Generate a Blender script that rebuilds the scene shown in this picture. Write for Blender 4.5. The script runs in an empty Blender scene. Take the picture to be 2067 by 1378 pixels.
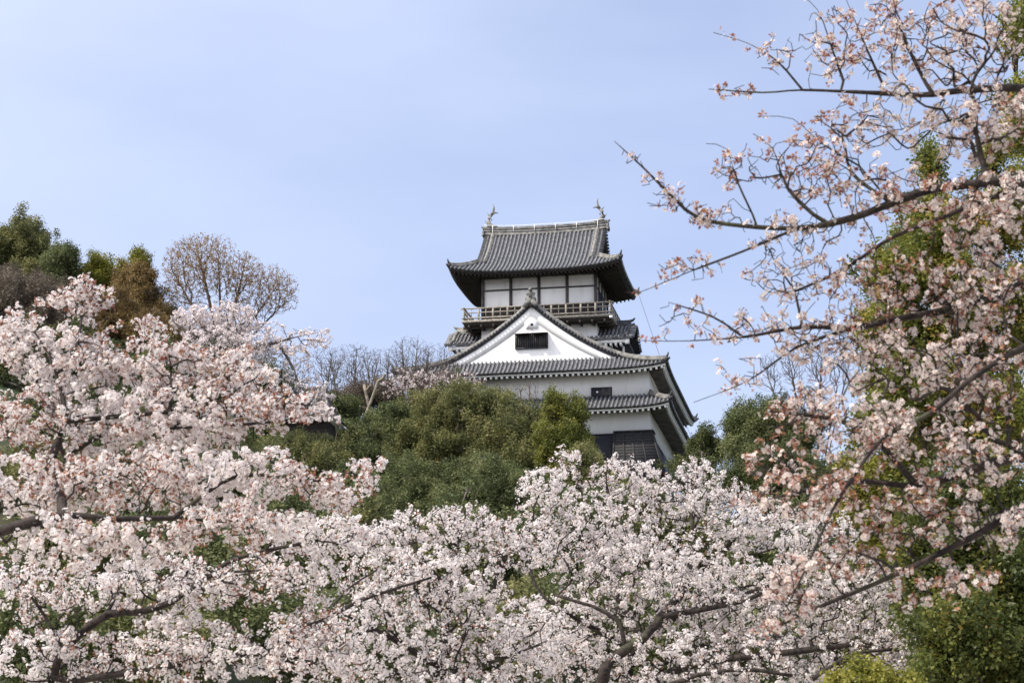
import bpy, math
import numpy as np
from math import radians as R

# ------------------------------------------------------------------ camera, light, sky
scene = bpy.context.scene
C = scene.collection
FPX = 4050.0
PITCH = math.atan(1011 / FPX)
CAMZ = 1.6
cam_data = bpy.data.cameras.new("camera")
cam = bpy.data.objects.new("camera", cam_data)
C.objects.link(cam)
cam_data.sensor_width = 36.0
cam_data.lens = FPX / 2067 * 36
cam_data.clip_end = 5000
cam.location = (0, 0, CAMZ)
cam.rotation_euler = (R(90) + PITCH, 0, 0)
cam_data.dof.use_dof = True
cam_data.dof.focus_distance = 60
cam_data.dof.aperture_fstop = 7.1
scene.camera = cam

SUN_AZ, SUN_EL = R(66), R(50)          # azimuth measured from behind the camera towards the left
sdir = np.array([-math.sin(SUN_AZ) * math.cos(SUN_EL), -math.cos(SUN_AZ) * math.cos(SUN_EL), math.sin(SUN_EL)])
world = bpy.data.worlds.new("World")
scene.world = world
world.use_nodes = True
nt = world.node_tree
nt.nodes.clear()
N = nt.nodes.new
wo = N('ShaderNodeOutputWorld'); bg = N('ShaderNodeBackground'); sky = N('ShaderNodeTexSky')
sky.sky_type = 'NISHITA'
sky.sun_disc = False
sky.sun_elevation = SUN_EL
sky.sun_rotation = math.atan2(sdir[0], sdir[1])
sky.air_density = 1.0; sky.dust_density = 1.8; sky.ozone_density = 2.5
tcw = N('ShaderNodeTexCoord'); mpw = N('ShaderNodeMapping'); nz = N('ShaderNodeTexNoise'); cr = N('ShaderNodeValToRGB')
tint = N('ShaderNodeMixRGB'); tint.blend_type = 'MULTIPLY'; tint.inputs[0].default_value = 1; tint.inputs[2].default_value = (1.04, 0.935, 0.98, 1)
mixc = N('ShaderNodeMixRGB'); mixc.inputs[2].default_value = (3.95, 4.5, 6.0, 1)
mpw.inputs['Scale'].default_value = (1.0, 1.0, 3.2); mpw.inputs['Rotation'].default_value = (0.0, 0.35, 0.3)
nz.inputs['Scale'].default_value = 3.2; nz.inputs['Detail'].default_value = 5; nz.inputs['Roughness'].default_value = 0.5
cr.color_ramp.elements[0].position = 0.38; cr.color_ramp.elements[0].color = (0.42, 0.42, 0.42, 1)
cr.color_ramp.elements[1].position = 0.78; cr.color_ramp.elements[1].color = (0.74, 0.74, 0.74, 1)
L = nt.links.new
L(tcw.outputs['Generated'], mpw.inputs['Vector']); L(mpw.outputs[0], nz.inputs['Vector']); L(nz.outputs['Fac'], cr.inputs[0])
L(sky.outputs[0], tint.inputs[1]); L(tint.outputs[0], mixc.inputs[1]); L(cr.outputs[0], mixc.inputs[0])
# sun-side haze of the sky, brightened by hand as fill for shaded walls
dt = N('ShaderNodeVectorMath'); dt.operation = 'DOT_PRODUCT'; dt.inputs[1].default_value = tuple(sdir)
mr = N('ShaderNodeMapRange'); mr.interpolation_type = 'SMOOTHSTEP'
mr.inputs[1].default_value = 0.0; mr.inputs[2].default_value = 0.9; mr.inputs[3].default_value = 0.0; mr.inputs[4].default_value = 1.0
sky_fill = N('ShaderNodeMixRGB'); sky_fill.inputs[2].default_value = (10.5, 10.7, 11.9, 1)
L(tcw.outputs['Generated'], dt.inputs[0]); L(dt.outputs['Value'], mr.inputs[0]); L(mixc.outputs[0], sky_fill.inputs[1]); L(mr.outputs[0], sky_fill.inputs[0])
L(sky_fill.outputs[0], bg.inputs[0]); bg.inputs[1].default_value = 0.104
L(bg.outputs[0], wo.inputs[0])

sd = bpy.data.lights.new("sun", 'SUN'); sun = bpy.data.objects.new("sun", sd); C.objects.link(sun)
sd.energy = 3.3; sd.angle = R(0.5); sd.color = (1.0, 0.92, 0.80)
from mathutils import Vector
sun.rotation_euler = Vector(-sdir).to_track_quat('-Z', 'Y').to_euler()
scene.view_settings.view_transform = 'Standard'; scene.view_settings.look = 'None'
scene.view_settings.exposure = 0.90; scene.view_settings.gamma = 1

# ------------------------------------------------------------------ helpers
cp, sp = math.cos(PITCH), math.sin(PITCH)
def at(px, py, Y):
    """world point at horizontal distance Y on the line of sight of a photo pixel"""
    v = -(py - 689) / FPX
    d = np.array([(px - 1033.5) / FPX, cp - v * sp, sp + v * cp])
    return np.array([0, 0, CAMZ]) + d * (Y / d[1])

def tag(o, label=None, cat=None, group=None, kind=None):
    if label: o['label'] = label
    if cat: o['category'] = cat
    if group: o['group'] = group
    if kind: o['kind'] = kind
    return o

def empty(name, loc, rz=0.0):
    o = bpy.data.objects.new(name, None); C.objects.link(o)
    o.location = loc; o.rotation_euler = (0, 0, rz); o.empty_display_size = 0.5
    return o

def mesh_from(name, V, F, mats, parent=None, attrs=None, smooth=False, midx=None):
    """V (n,3); F list of (m,k) integer arrays"""
    V = np.asarray(V, dtype=np.float32)
    me = bpy.data.meshes.new(name)
    tot = [f.shape[1] for f in F for _ in range(1)]
    loops = np.concatenate([f.ravel() for f in F]).astype(np.int32)
    lt = np.concatenate([np.full(f.shape[0], f.shape[1], np.int32) for f in F])
    ls = np.concatenate([[0], np.cumsum(lt)[:-1]]).astype(np.int32)
    me.vertices.add(len(V)); me.vertices.foreach_set('co', V.ravel())
    me.loops.add(len(loops)); me.loops.foreach_set('vertex_index', loops)
    me.polygons.add(len(lt)); me.polygons.foreach_set('loop_start', ls); me.polygons.foreach_set('loop_total', lt)
    if smooth: me.polygons.foreach_set('use_smooth', np.ones(len(lt), dtype=bool))
    if midx is not None: me.polygons.foreach_set('material_index', np.asarray(midx, np.int32))
    for k, a in (attrs or {}).items():
        at_ = me.attributes.new(k, 'FLOAT', 'POINT'); at_.data.foreach_set('value', np.asarray(a, np.float32))
    me.update(calc_edges=True)
    o = bpy.data.objects.new(name, me); C.objects.link(o)
    for m in (mats if isinstance(mats, (list, tuple)) else [mats]): me.materials.append(m)
    if parent is not None: o.parent = parent
    return o

def catmull(P, step):
    P = np.asarray(P, float)
    if len(P) == 2: Q = np.array([P[0] * 2 - P[1], P[0], P[1], P[1] * 2 - P[0]])
    else: Q = np.vstack([P[0] * 2 - P[1], P, P[-1] * 2 - P[-2]])
    out = []
    for i in range(1, len(Q) - 2):
        n = max(1, int(round(np.linalg.norm(Q[i + 1] - Q[i]) / step)))
        t = np.linspace(0, 1, n, endpoint=False)[:, None]
        a, b, c, d = Q[i - 1], Q[i], Q[i + 1], Q[i + 2]
        out.append(0.5 * ((2 * b) + (-a + c) * t + (2 * a - 5 * b + 4 * c - d) * t ** 2 + (-a + 3 * b - 3 * c + d) * t ** 3))
    out.append(P[-1][None])
    return np.vstack(out)

class MB:
    """collects boxes, tubes and sheets and links them as ONE mesh object"""
    def __init__(s): s.V = []; s.F = {}; s.n = 0
    def add(s, V, F):
        V = np.asarray(V, float).reshape(-1, 3)
        for f in F:
            f = np.asarray(f); s.F.setdefault(f.shape[1], []).append(f + s.n)
        s.V.append(V); s.n += len(V)
    def box(s, x0, x1, y0, y1, z0, z1):
        V = [(x, y, z) for x in (x0, x1) for y in (y0, y1) for z in (z0, z1)]
        s.add(V, [np.array([(0, 1, 3, 2), (4, 6, 7, 5), (0, 4, 5, 1), (2, 3, 7, 6), (0, 2, 6, 4), (1, 5, 7, 3)])])
    def beam(s, a, b, w, h, up=(0, 0, 1)):
        a = np.asarray(a, float); b = np.asarray(b, float); d = b - a; d /= np.linalg.norm(d)
        sx = np.cross(d, up); sx /= np.linalg.norm(sx); sz = np.cross(sx, d)
        V = [p + sx * i * w / 2 + sz * j * h / 2 for p in (a, b) for i in (-1, 1) for j in (-1, 1)]
        s.add(V, [np.array([(0, 1, 3, 2), (4, 6, 7, 5), (0, 4, 5, 1), (2, 3, 7, 6), (0, 2, 6, 4), (1, 5, 7, 3)])])
    def hexa(s, V):   # 8 corners: bottom 4 ccw, top 4 ccw
        s.add(V, [np.array([(3, 2, 1, 0), (4, 5, 6, 7), (0, 1, 5, 4), (1, 2, 6, 5), (2, 3, 7, 6), (3, 0, 4, 7)])])
    def tube(s, P, r, k=6, caps=True, flat=None):
        P = np.asarray(P, float); n = len(P); r = np.broadcast_to(np.asarray(r, float), (n,))
        D = np.gradient(P, axis=0) if n > 2 else np.repeat((P[-1] - P[0])[None], n, 0)
        D /= np.linalg.norm(D, axis=1)[:, None] + 1e-9
        up = np.array([0, 0, 1.0]) if abs(D[:, 2]).mean() < 0.9 else np.array([1.0, 0, 0])
        A = np.cross(D, up); A /= np.linalg.norm(A, axis=1)[:, None] + 1e-9; B = np.cross(A, D)
        th = np.arange(k) / k * 2 * math.pi
        fl = 1.0 if flat is None else flat
        V = P[:, None] + r[:, None, None] * (np.cos(th)[None, :, None] * A[:, None] * fl + np.sin(th)[None, :, None] * B[:, None])
        i = np.arange(n - 1)[:, None] * k; j = np.arange(k)[None]
        q = np.stack([i + j, i + (j + 1) % k, i + k + (j + 1) % k, i + k + j], -1).reshape(-1, 4)
        F = [q]
        if caps: F.append(np.array([np.arange(k)[::-1], np.arange(k) + (n - 1) * k]))
        s.add(V, F)
    def grid(s, G, flip=False):
        G = np.asarray(G, float); n, m = G.shape[:2]
        i = np.arange(n - 1)[:, None] * m; j = np.arange(m - 1)[None]
        q = np.stack([i + j, i + j + 1, i + m + j + 1, i + m + j], -1).reshape(-1, 4)
        if flip: q = q[:, ::-1]
        s.add(G, [q])
    def prism(s, poly, y0, y1):      # polygon in x,z extruded along y (convex or simple ngon)
        n = len(poly); V = [(x, y0, z) for x, z in poly] + [(x, y1, z) for x, z in poly]
        i = np.arange(n)
        s.add(V, [np.array([i]), np.array([i[::-1] + n]), np.stack([i, i + n, (i + 1) % n + n, (i + 1) % n], -1)])
    def build(s, name, mat, parent=None, off=(0, 0, 0), smooth=False):
        V = np.vstack(s.V) + np.asarray(off)
        F = [np.vstack(v) for v in s.F.values()]
        return mesh_from(name, V, F, mat, parent, smooth=smooth)

# ------------------------------------------------------------------ materials
def new_mat(name):
    m = bpy.data.materials.new(name); m.use_nodes = True; nt = m.node_tree
    return m, nt, nt.nodes['Principled BSDF'], nt.nodes['Material Output']

def noisy(name, c1, c2, scale, rough=0.8, stretch=(1, 1, 1), bump=0.0, detail=6, lo=0.35, hi=0.65, c3=None, s3=1.0, t3=(0.55, 0.7), spec=0.3):
    m, nt, b, out = new_mat(name); N = nt.nodes.new; L = nt.links.new
    tc = N('ShaderNodeTexCoord'); mp = N('ShaderNodeMapping'); mp.inputs['Scale'].default_value = stretch
    n = N('ShaderNodeTexNoise'); n.inputs['Scale'].default_value = scale; n.inputs['Detail'].default_value = detail
    r = N('ShaderNodeValToRGB'); e = r.color_ramp.elements
    e[0].position = lo; e[0].color = (*c1, 1); e[1].position = hi; e[1].color = (*c2, 1)
    L(tc.outputs['Object'], mp.inputs[0]); L(mp.outputs[0], n.inputs['Vector']); L(n.outputs['Fac'], r.inputs[0])
    col = r.outputs[0]
    if c3:
        n2 = N('ShaderNodeTexNoise'); n2.inputs['Scale'].default_value = s3; n2.inputs['Detail'].default_value = 5
        L(mp.outputs[0], n2.inputs['Vector'])
        r2 = N('ShaderNodeMapRange'); r2.inputs[1].default_value = t3[0]; r2.inputs[2].default_value = t3[1]
        L(n2.outputs['Fac'], r2.inputs[0])
        mx = N('ShaderNodeMixRGB'); mx.inputs[2].default_value = (*c3, 1); L(r2.outputs[0], mx.inputs[0]); L(col, mx.inputs[1]); col = mx.outputs[0]
    L(col, b.inputs['Base Color']); b.inputs['Roughness'].default_value = rough
    b.inputs['Specular IOR Level'].default_value = spec
    if bump:
        bp = N('ShaderNodeBump'); bp.inputs['Strength'].default_value = bump; bp.inputs['Distance'].default_value = 0.03
        L(n.outputs['Fac'], bp.inputs['Height']); L(bp.outputs[0], b.inputs['Normal'])
    return m

def leafy(name, ramp, transl=0.3, rough=0.5, spec=0.2, tcol=None):
    """colour by the per-vertex attribute 'rnd'; part of the light passes through"""
    m, nt, b, out = new_mat(name); N = nt.nodes.new; L = nt.links.new
    a = N('ShaderNodeAttribute'); a.attribute_name = 'rnd'
    r = N('ShaderNodeValToRGB'); el = r.color_ramp.elements
    for i, (p, c) in enumerate(ramp):
        e = el[i] if i < 2 else el.new(p)
        e.position = p; e.color = (*c, 1)
    L(a.outputs['Fac'], r.inputs[0]); L(r.outputs[0], b.inputs['Base Color'])
    b.inputs['Roughness'].default_value = rough; b.inputs['Specular IOR Level'].default_value = spec
    t = N('ShaderNodeBsdfTranslucent'); mx = N('ShaderNodeMixShader'); mx.inputs[0].default_value = transl
    L(r.outputs[0], t.inputs[0])
    if tcol:
        mu = N('ShaderNodeMixRGB'); mu.blend_type = 'MULTIPLY'; mu.inputs[0].default_value = 1; mu.inputs[2].default_value = (*tcol, 1)
        L(r.outputs[0], mu.inputs[1]); L(mu.outputs[0], t.inputs[0])
    L(b.outputs[0], mx.inputs[1]); L(t.outputs[0], mx.inputs[2]); L(mx.outputs[0], out.inputs[0])
    return m

M = {}
M['plaster'] = noisy('plaster', (0.82, 0.81, 0.79), (0.87, 0.86, 0.84), 1.4, 0.9, (1, 1, 0.25), 0.15, c3=(0.66, 0.64, 0.60), s3=2.2, t3=(0.54, 0.84))
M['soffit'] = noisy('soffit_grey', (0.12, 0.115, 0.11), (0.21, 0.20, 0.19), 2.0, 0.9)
M['tile'] = noisy('roof_tile', (0.058, 0.060, 0.068), (0.165, 0.168, 0.178), 5.0, 0.6, (1, 1, 1), 0.3, lo=0.32, hi=0.68, c3=(0.36, 0.35, 0.33), s3=7, t3=(0.56, 0.78))
M['tile_bed'] = noisy('roof_tile_bed', (0.028, 0.029, 0.034), (0.075, 0.075, 0.082), 4.0, 0.8, lo=0.3, hi=0.7)
M['ridge'] = noisy('ridge_tile', (0.065, 0.065, 0.065), (0.225, 0.218, 0.198), 3.5, 0.75, (1, 1, 1), 0.5, lo=0.3, hi=0.68)
M['wood'] = noisy('dark_wood', (0.022, 0.018, 0.016), (0.045, 0.036, 0.03), 3, 0.75, (1, 1, 4))
M['wood_grey'] = noisy('weathered_wood', (0.15, 0.135, 0.115), (0.30, 0.275, 0.235), 6, 0.85, (1, 1, 1), 0.2)
M['post'] = noisy('post_wood', (0.04, 0.036, 0.036), (0.10, 0.09, 0.086), 5, 0.8, (1, 1, 0.3))
M['black'] = noisy('black_board', (0.013, 0.014, 0.02), (0.032, 0.033, 0.042), 4, 0.6, (1, 1, 8), 0.1)
M['board'] = noisy('bay_board', (0.016, 0.016, 0.018), (0.042, 0.041, 0.040), 5, 0.8, (1, 1, 9), 0.2)
M['stone'] = noisy('stone', (0.13, 0.125, 0.115), (0.32, 0.30, 0.27), 1.3, 0.9, (1, 1, 1), 1.0)
M['metal'] = noisy('cable_metal', (0.28, 0.28, 0.28), (0.4, 0.4, 0.4), 8, 0.5)
M['white'] = noisy('white_enamel', (0.75, 0.75, 0.75), (0.82, 0.82, 0.82), 3, 0.5)
M['bark'] = noisy('cherry_bark', (0.008, 0.006, 0.005), (0.040, 0.029, 0.024), 16, 0.85, (1, 1, 1), 0.6, c3=(0.055, 0.06, 0.03), s3=3.0, t3=(0.58, 0.75))
M['bark_far'] = noisy('grey_bark', (0.065, 0.055, 0.05), (0.14, 0.12, 0.105), 5, 0.9)
M['bark_pale'] = noisy('pale_bark', (0.13, 0.11, 0.085), (0.28, 0.245, 0.19), 4, 0.9, bump=0.4)
M['bark_brown'] = noisy('brown_bark', (0.07, 0.052, 0.045), (0.15, 0.115, 0.10), 5, 0.9)
M['bark_tan'] = noisy('tan_bark', (0.07, 0.05, 0.035), (0.15, 0.11, 0.08), 5, 0.9)
M['ground'] = noisy('hillside_soil', (0.014, 0.02, 0.007), (0.04, 0.04, 0.02), 0.6, 0.95, bump=1.0, c3=(0.02, 0.036, 0.01), s3=0.35, t3=(0.45, 0.6))

_nt = M['ground'].node_tree; _b = _nt.nodes['Principled BSDF']; _old = _b.inputs['Base Color'].links[0].from_socket
_tc = _nt.nodes.new('ShaderNodeTexCoord'); _sx = _nt.nodes.new('ShaderNodeSeparateXYZ'); _mr = _nt.nodes.new('ShaderNodeMapRange'); _mx = _nt.nodes.new('ShaderNodeMixRGB')
_mr.inputs[1].default_value = 40; _mr.inputs[2].default_value = 46; _mx.inputs[1].default_value = (0.36, 0.34, 0.30, 1)  # unseen flat ground near the camera, coloured pale to bounce fill light upward
_nt.links.new(_tc.outputs['Object'], _sx.inputs[0]); _nt.links.new(_sx.outputs[1], _mr.inputs[0]); _nt.links.new(_mr.outputs[0], _mx.inputs[0]); _nt.links.new(_old, _mx.inputs[2]); _nt.links.new(_mx.outputs[0], _b.inputs['Base Color'])

# ------------------------------------------------------------------ terrain
def terrain(x, y):
    x = np.asarray(x, float); y = np.asarray(y, float)
    h = np.interp(y, [-200, 44, 60, 90, 112, 132, 170, 400, 1500], [0, 0, 4.6, 13.2, 19.3, 20.6, 20.4, 4, 0])
    k = np.clip((-x - 6) / 20, 0, 1); k = k * k * (3 - 2 * k)
    h = h + k * np.interp(y, [50, 90, 125, 160, 400], [0, 6, 13.5, 12.0, 0])
    h = h + np.where(y > 50, 0.5 * np.sin(x * 0.31 + y * 0.17) + 0.35 * np.sin(x * 0.83 - y * 0.41), 0.03 * np.sin(x * 0.9 + y))
    far = np.clip((np.abs(x) - 70) / 200, 0, 1)
    return h * (1 - far)
gx = np.concatenate([np.linspace(-1500, -120, 18), np.linspace(-110, 110, 111), np.linspace(120, 1500, 18)])
gy = np.concatenate([np.linspace(-300, 0, 12), np.linspace(4, 220, 109), np.linspace(240, 1500, 24)])
GX, GY = np.meshgrid(gx, gy, indexing='ij')
g = MB(); g.grid(np.stack([GX, GY, terrain(GX, GY)], -1), flip=True)
tag(g.build('ground', M['ground'], smooth=True), kind='structure')

# ------------------------------------------------------------------ castle tower (local x along the front, y to the back, z up)
ANG = R(10.6); ZB = 9.0
O = at(1312, 870, 137.0)
castle = empty('castle_tower', (O[0], O[1], O[2] - ZB), -ANG)
tag(castle, 'white plastered Japanese castle keep with grey tiled gable roofs on the hilltop', 'castle')
OFF = (0, 0, ZB)
def cb(mb, name, mat, parent=castle, smooth=False): return mb.build(name, mat, parent, OFF, smooth)
CX = -8.33

def make_roof(cx, cy, hx, hy, z0, fx, fy, lift, p, gaxis, g, D, ov, white, kudari):
    """hipped or hip-and-gable tiled roof. gaxis: 'x' gables at the x ends, 'y' at the y ends, None skirt only"""
    bed, tiles = MB(), MB()
    eav = MB(); raf = MB(); sof = MB()
    def inv(f, h, dm):
        d = np.linspace(0, dm, 200); return float(np.interp(h, f(d), d))
    def P(o, s, u, d, dz=0.0, fo=None):
        # o: 'y' = front/back side (u along x), 'x' = left/right side (u along y)
        if o == 'y':
            h = z0 + fy(d) + lift * (np.abs(u) / hx) ** p * np.clip(1 - d / hy, 0, 1) ** 2
            return np.stack(np.broadcast_arrays(cx + u, cy + s * (hy - d), h + dz), -1)
        h = z0 + fx(d) + lift * (np.abs(u) / hy) ** p * np.clip(1 - d / hx, 0, 1) ** 2
        return np.stack(np.broadcast_arrays(cx + s * (hx - d), cy + u, h + dz), -1)
    for o in 'yx':
        half, perp = (hx, hy) if o == 'y' else (hy, hx)
        ft, fo = (fy, fx) if o == 'y' else (fx, fy)
        main = gaxis is not None and gaxis != o      # this side runs up to the ridge
        def dmax(u):
            lim = inv(ft, fo(half - abs(u)), perp)
            if main and abs(u) <= g: return perp
            return min(lim, D if not main else perp, perp)
        for s in (-1, 1):
            spans = [(-half, -g - 1e-3), (-g, g), (g + 1e-3, half)] if main else [(-half, half)]
            for a, b in spans:
                us = np.linspace(a, b, max(4, int((b - a) / 0.3)))
                G = np.stack([P(o, s, u, np.linspace(-0.03, max(dmax(u), 0.0), 12)) for u in us])
                bed.grid(G); bed.grid(G - [0, 0, 0.05])
            n = int(round(2 * half / 0.3)); us = (np.arange(n) + 0.5) / n * 2 * half - half
            for u in us:
                dm = dmax(u)
                if dm < 0.08: continue
                d = np.linspace(-0.04, dm, max(3, int(dm / 0.35) + 2))
                tiles.tube(P(o, s, u, d, 0.035), 0.085, 6)
                tiles.tube(P(o, s, u, np.array([-0.10, 0.02]), 0.01), 0.10, 8)
            # eave edge: dark tile bed, fascia, rafters
            us = np.linspace(-half, half, 60)
            fa, fb, fc = (0.02, -0.01, -0.15)
            e0 = np.stack([P(o, s, us, np.full(60, 0.0), 0.0), P(o, s, us, np.full(60, 0.0), -0.14), P(o, s, us * (half - .1) / half, np.full(60, 0.10), -0.14 - (ft(0.1)))], 1)
            bed.grid(e0)
            zin = lambda d: -(ft(d)) + 0.22 * d          # underside rises gently to the wall
            inset = 0.14
            def U(u, d, dz): return P(o, s, u * (half - 0.0) / half, d, dz + zin(d))
            f0 = np.stack([P(o, s, us * (half - .1) / half, np.full(60, 0.10), -0.14 + zin(0.1)),
                           P(o, s, us * (half - .1) / half, np.full(60, 0.11), -0.28 + zin(0.11)),
                           P(o, s, us * (half - .2) / half, np.full(60, 0.2), -0.285 + zin(0.2))], 1)
            eav.grid(f0)
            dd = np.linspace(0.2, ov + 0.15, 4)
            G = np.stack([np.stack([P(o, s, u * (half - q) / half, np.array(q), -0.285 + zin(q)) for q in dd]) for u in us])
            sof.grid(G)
            sp_ = 0.39 if white else 0.30
            n = int(2 * (half - 0.35) / sp_)
            for k in range(n + 1):
                u = -(half - 0.35) + k * 2 * (half - 0.35) / n
                ln = min(ov + 0.1, half - abs(u))
                if ln < 0.3: continue
                a = P(o, s, u, np.array(0.16), -0.37 + zin(0.16)); b = P(o, s, u, np.array(ln), -0.37 + zin(ln))
                w = 0.15 if white else 0.10
                m1 = a + (b - a) * min(1, .22 / ln)
                eav.beam(a, m1, w, 0.17 if white else 0.13); raf.beam(m1, b, w * .96, 0.165 if white else 0.125)
    # corner (hip) ridges with upturned ends
    for sx in (-1, 1):
        for sy in (-1, 1):
            Dh = 1e9
            pts = []
            dxm = hx - g if gaxis == 'x' else inv(fx, fy(np.array(D)), hx)
            if gaxis is None: dxm = D
            for dx in np.linspace(0.0, dxm, 9):
                dy = inv(fy, fx(np.array(dx)), hy)
                x = cx + sx * (hx - dx); y = cy + sy * (hy - dy)
                z = z0 + fx(dx) + lift * ((abs(y - cy) / hy) ** p) * (1 - dx / hx) ** 2
                pts.append((x, y, z))
            Pn = np.array(pts)
            rid = MB(); rid.tube(Pn + [0, 0, 0.10], 0.17, 6); rid.tube(Pn + [0, 0, 0.26], 0.10, 8)
            yield_parts.append(('corner_ridge', rid, M['ridge']))
            out = Pn[0] - Pn[2]; out[2] = 0; out /= np.linalg.norm(out)
            e = MB()
            b0 = Pn[0] + [0, 0, 0.12]
            e.tube([b0 + out * 0.0, b0 + out * 0.12 + [0, 0, .05]], [0.20, 0.16], 7)
            e.tube([b0 + [0, 0, .12], b0 + out * .10 + [0, 0, .28], b0 + out * .16 + [0, 0, .46]], [.11, .07, .045], 6)
            e.tube([b0 + out * .05 + [0, 0, -.05], b0 + out * .26 + [0, 0, .06]], [.09, .07], 6)
            yield_parts.append(('ridge_end_tile', e, M['tile_bed']))
    r = cb(bed, 'roof', M['tile_bed'])
    cb(tiles, 'roof_tiles', M['tile'], r, True)
    cb(eav, 'eaves', M['plaster'] if white else M['wood'], r)
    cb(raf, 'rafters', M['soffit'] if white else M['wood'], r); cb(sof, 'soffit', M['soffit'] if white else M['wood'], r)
    # verge ridges (descending) and main ridge
    if gaxis:
        half, perp = (hy, hx) if gaxis == 'y' else (hx, hy)
        ft = fx if gaxis == 'y' else fy; o = 'x' if gaxis == 'y' else 'y'
        for s in (-1, 1):
            for e_ in (-1, 1):
                ver, rid = MB(), MB()
                yield_parts.append(('verge_tiles', ver, M['tile_bed'])); yield_parts.append(('verge_ridge', rid, M['ridge']))
                d0, u0 = kudari
                u = e_ * u0
                d = np.linspace(d0, perp - 0.15, 26)
                Q = P(o, s, np.full(26, u), d)
                rid.tube(Q + [0, 0, 0.10], 0.20, 6); rid.tube(Q + [0, 0, 0.28], 0.11, 8)
                ue = e_ * g
                d = d0
                while d < perp - 0.1:
                    q0 = P(o, s, np.array(ue + e_ * 0.12), np.array(d), 0.02); q1 = P(o, s, np.array(u), np.array(d), 0.05)
                    ver.tube([q0, q1], 0.10, 8)
                    slope = (ft(np.array(d + .01)) - ft(np.array(d))) / .01
                    d += 0.27 / math.sqrt(1 + slope ** 2)
                d = np.linspace(d0, perp, 26)
                a = P(o, s, np.full(26, ue + e_ * .02), d)
                ver.grid(np.stack([a, a - [0, 0, .22], P(o, s, np.full(26, ue - e_ * .12), d) - [0, 0, .22]], 1))
    for nme, e, m_ in yield_parts: cb(e, nme, m_, r)
    yield_parts.clear()
    return r, P
yield_parts = []

fs2 = lambda d: 0.18 * d + 0.037 * d ** 2
ff2 = lambda d: 0.60 * d + 0.16 * d ** 2
ft_ = lambda d: 0.50 * d + 0.072 * d ** 2
f1_ = lambda d: 0.60 * d + 0.06 * d ** 2
r2, P2 = make_roof(CX, 9.0, 9.73, 10.4, 4.30, fs2, ff2, 0.38, 6.0, 'y', 9.22, 1.42, 1.35, True, (3.0, 8.98))
rt, PT = make_roof(CX, 6.0, 6.28, 5.0, 12.45, ft_, ft_, 0.50, 3.2, 'x', 4.55, 1.73, 1.95, False, (1.7, 3.98))
r1, P1 = make_roof(CX, 9.0, 9.93, 10.5, 1.52, f1_, f1_, 0.36, 9.0, None, 0, 1.55, 1.5, True, None)

# walls of the lower block, with the black boarded foot, on its stone base
b = MB(); b.box(-16.66, 0, 0, 18, 2.6, 4.6); cb(b, 'wall', M['plaster'])
b = MB(); b.box(-16.66, 0.004, 0, 18.004, -0.1, 2.2); cb(b, 'wall', M['plaster'])
b = MB()
b.box(-16.72, 0.06, -0.06, 18.06, -3.4, -0.1)
for k in range(40): 
    x = -16.7 + k * 0.42
    b.box(x, x + 0.05, -0.09, -0.05, -3.4, -0.12)
b.box(-16.76, -2.55, -0.12, -0.05, -0.16, -0.08)
cb(b, 'board_wall', M['black'])
b = MB()
zz = np.linspace(-3.4, -ZB + 0.2, 8)
G = []
for z in zz:
    f = 0.1 + ((-3.4 - z) * 0.35) + 0.03 * (-3.4 - z) ** 2
    x0, x1, y0, y1 = -16.7 - f, 0.1 + f, -0.1 - f, 18.1 + f
    ring = [(x0 + (x1 - x0) * t, y0, z) for t in np.linspace(0, 1, 20)] + [(x1, y0 + (y1 - y0) * t, z) for t in np.linspace(0, 1, 20)] + \
           [(x1 - (x1 - x0) * t, y1, z) for t in np.linspace(0, 1, 20)] + [(x0, y1 - (y1 - y0) * t, z) for t in np.linspace(0, 1, 20)]
    G.append(ring)
b.grid(G); cb(b, 'stone_base', M['stone'])

# stone-drop bay at the near corner
bay = MB()
xa, xb = -2.5, 0.16
V = [(xa, -1.25, -3.4), (1.15, -1.25, -3.4), (1.15, 2.0, -3.4), (xa, 0.1, -3.4),
     (xa, -0.10, 0.02), (xb, -0.10, 0.02), (xb, 1.2, 0.02), (xa, 0.1, 0.02)]
bay.hexa(V); bay_o = cb(bay, 'corner_bay', M['board'])
bb = MB()
for t in (0.0, 0.24, 0.46, 0.70, 0.985):
    x0 = xa + (xb - xa) * t; x1 = xa + (1.15 - xa) * t
    bb.beam((x0, -0.13, -0.02), (x1, -1.28, -3.4), 0.10, 0.06, up=(0, -1, 0.3))
bb.beam((xa - .05, -0.14, 0.03), (xb + .08, -0.14, 0.03), 0.12, 0.10)
bb.beam((xb + .04, -0.14, 0.03), (xb + .04, 1.2, 0.03), 0.12, 0.10)
cb(bb, 'batten', M['board'], bay_o)
bl = MB()
for k in range(16):
    t = (k + 0.5) / 16; z = 0.02 - 3.4 * t; y = -0.10 - 1.15 * t
    bl.beam((xa + .02, y - 0.015, z), (xb + (1.15 - xb) * t - .02, y - 0.015, z), 0.03, 0.03)
cb(bl, 'weatherboard_edge', M['black'], bay_o)

# second-floor window: black frame, grey sliding panel, round white lamp
w = MB(); w.box(-4.10, -2.62, -0.07, 0.02, 2.45, 3.26); win2 = cb(w, 'window', M['black'])
w = MB()
for k in range(4): w.box(-3.33, -2.70, -0.10, -0.07, 2.66 + k * 0.13, 2.77 + k * 0.13)
cb(w, 'shutter', M['post'], win2)
w = MB(); w.tube([(-3.66, -0.13, 2.92), (-3.66, -0.07, 2.92)], 0.07, 14); cb(w, 'lamp_disc', M['white'], win2)

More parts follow.
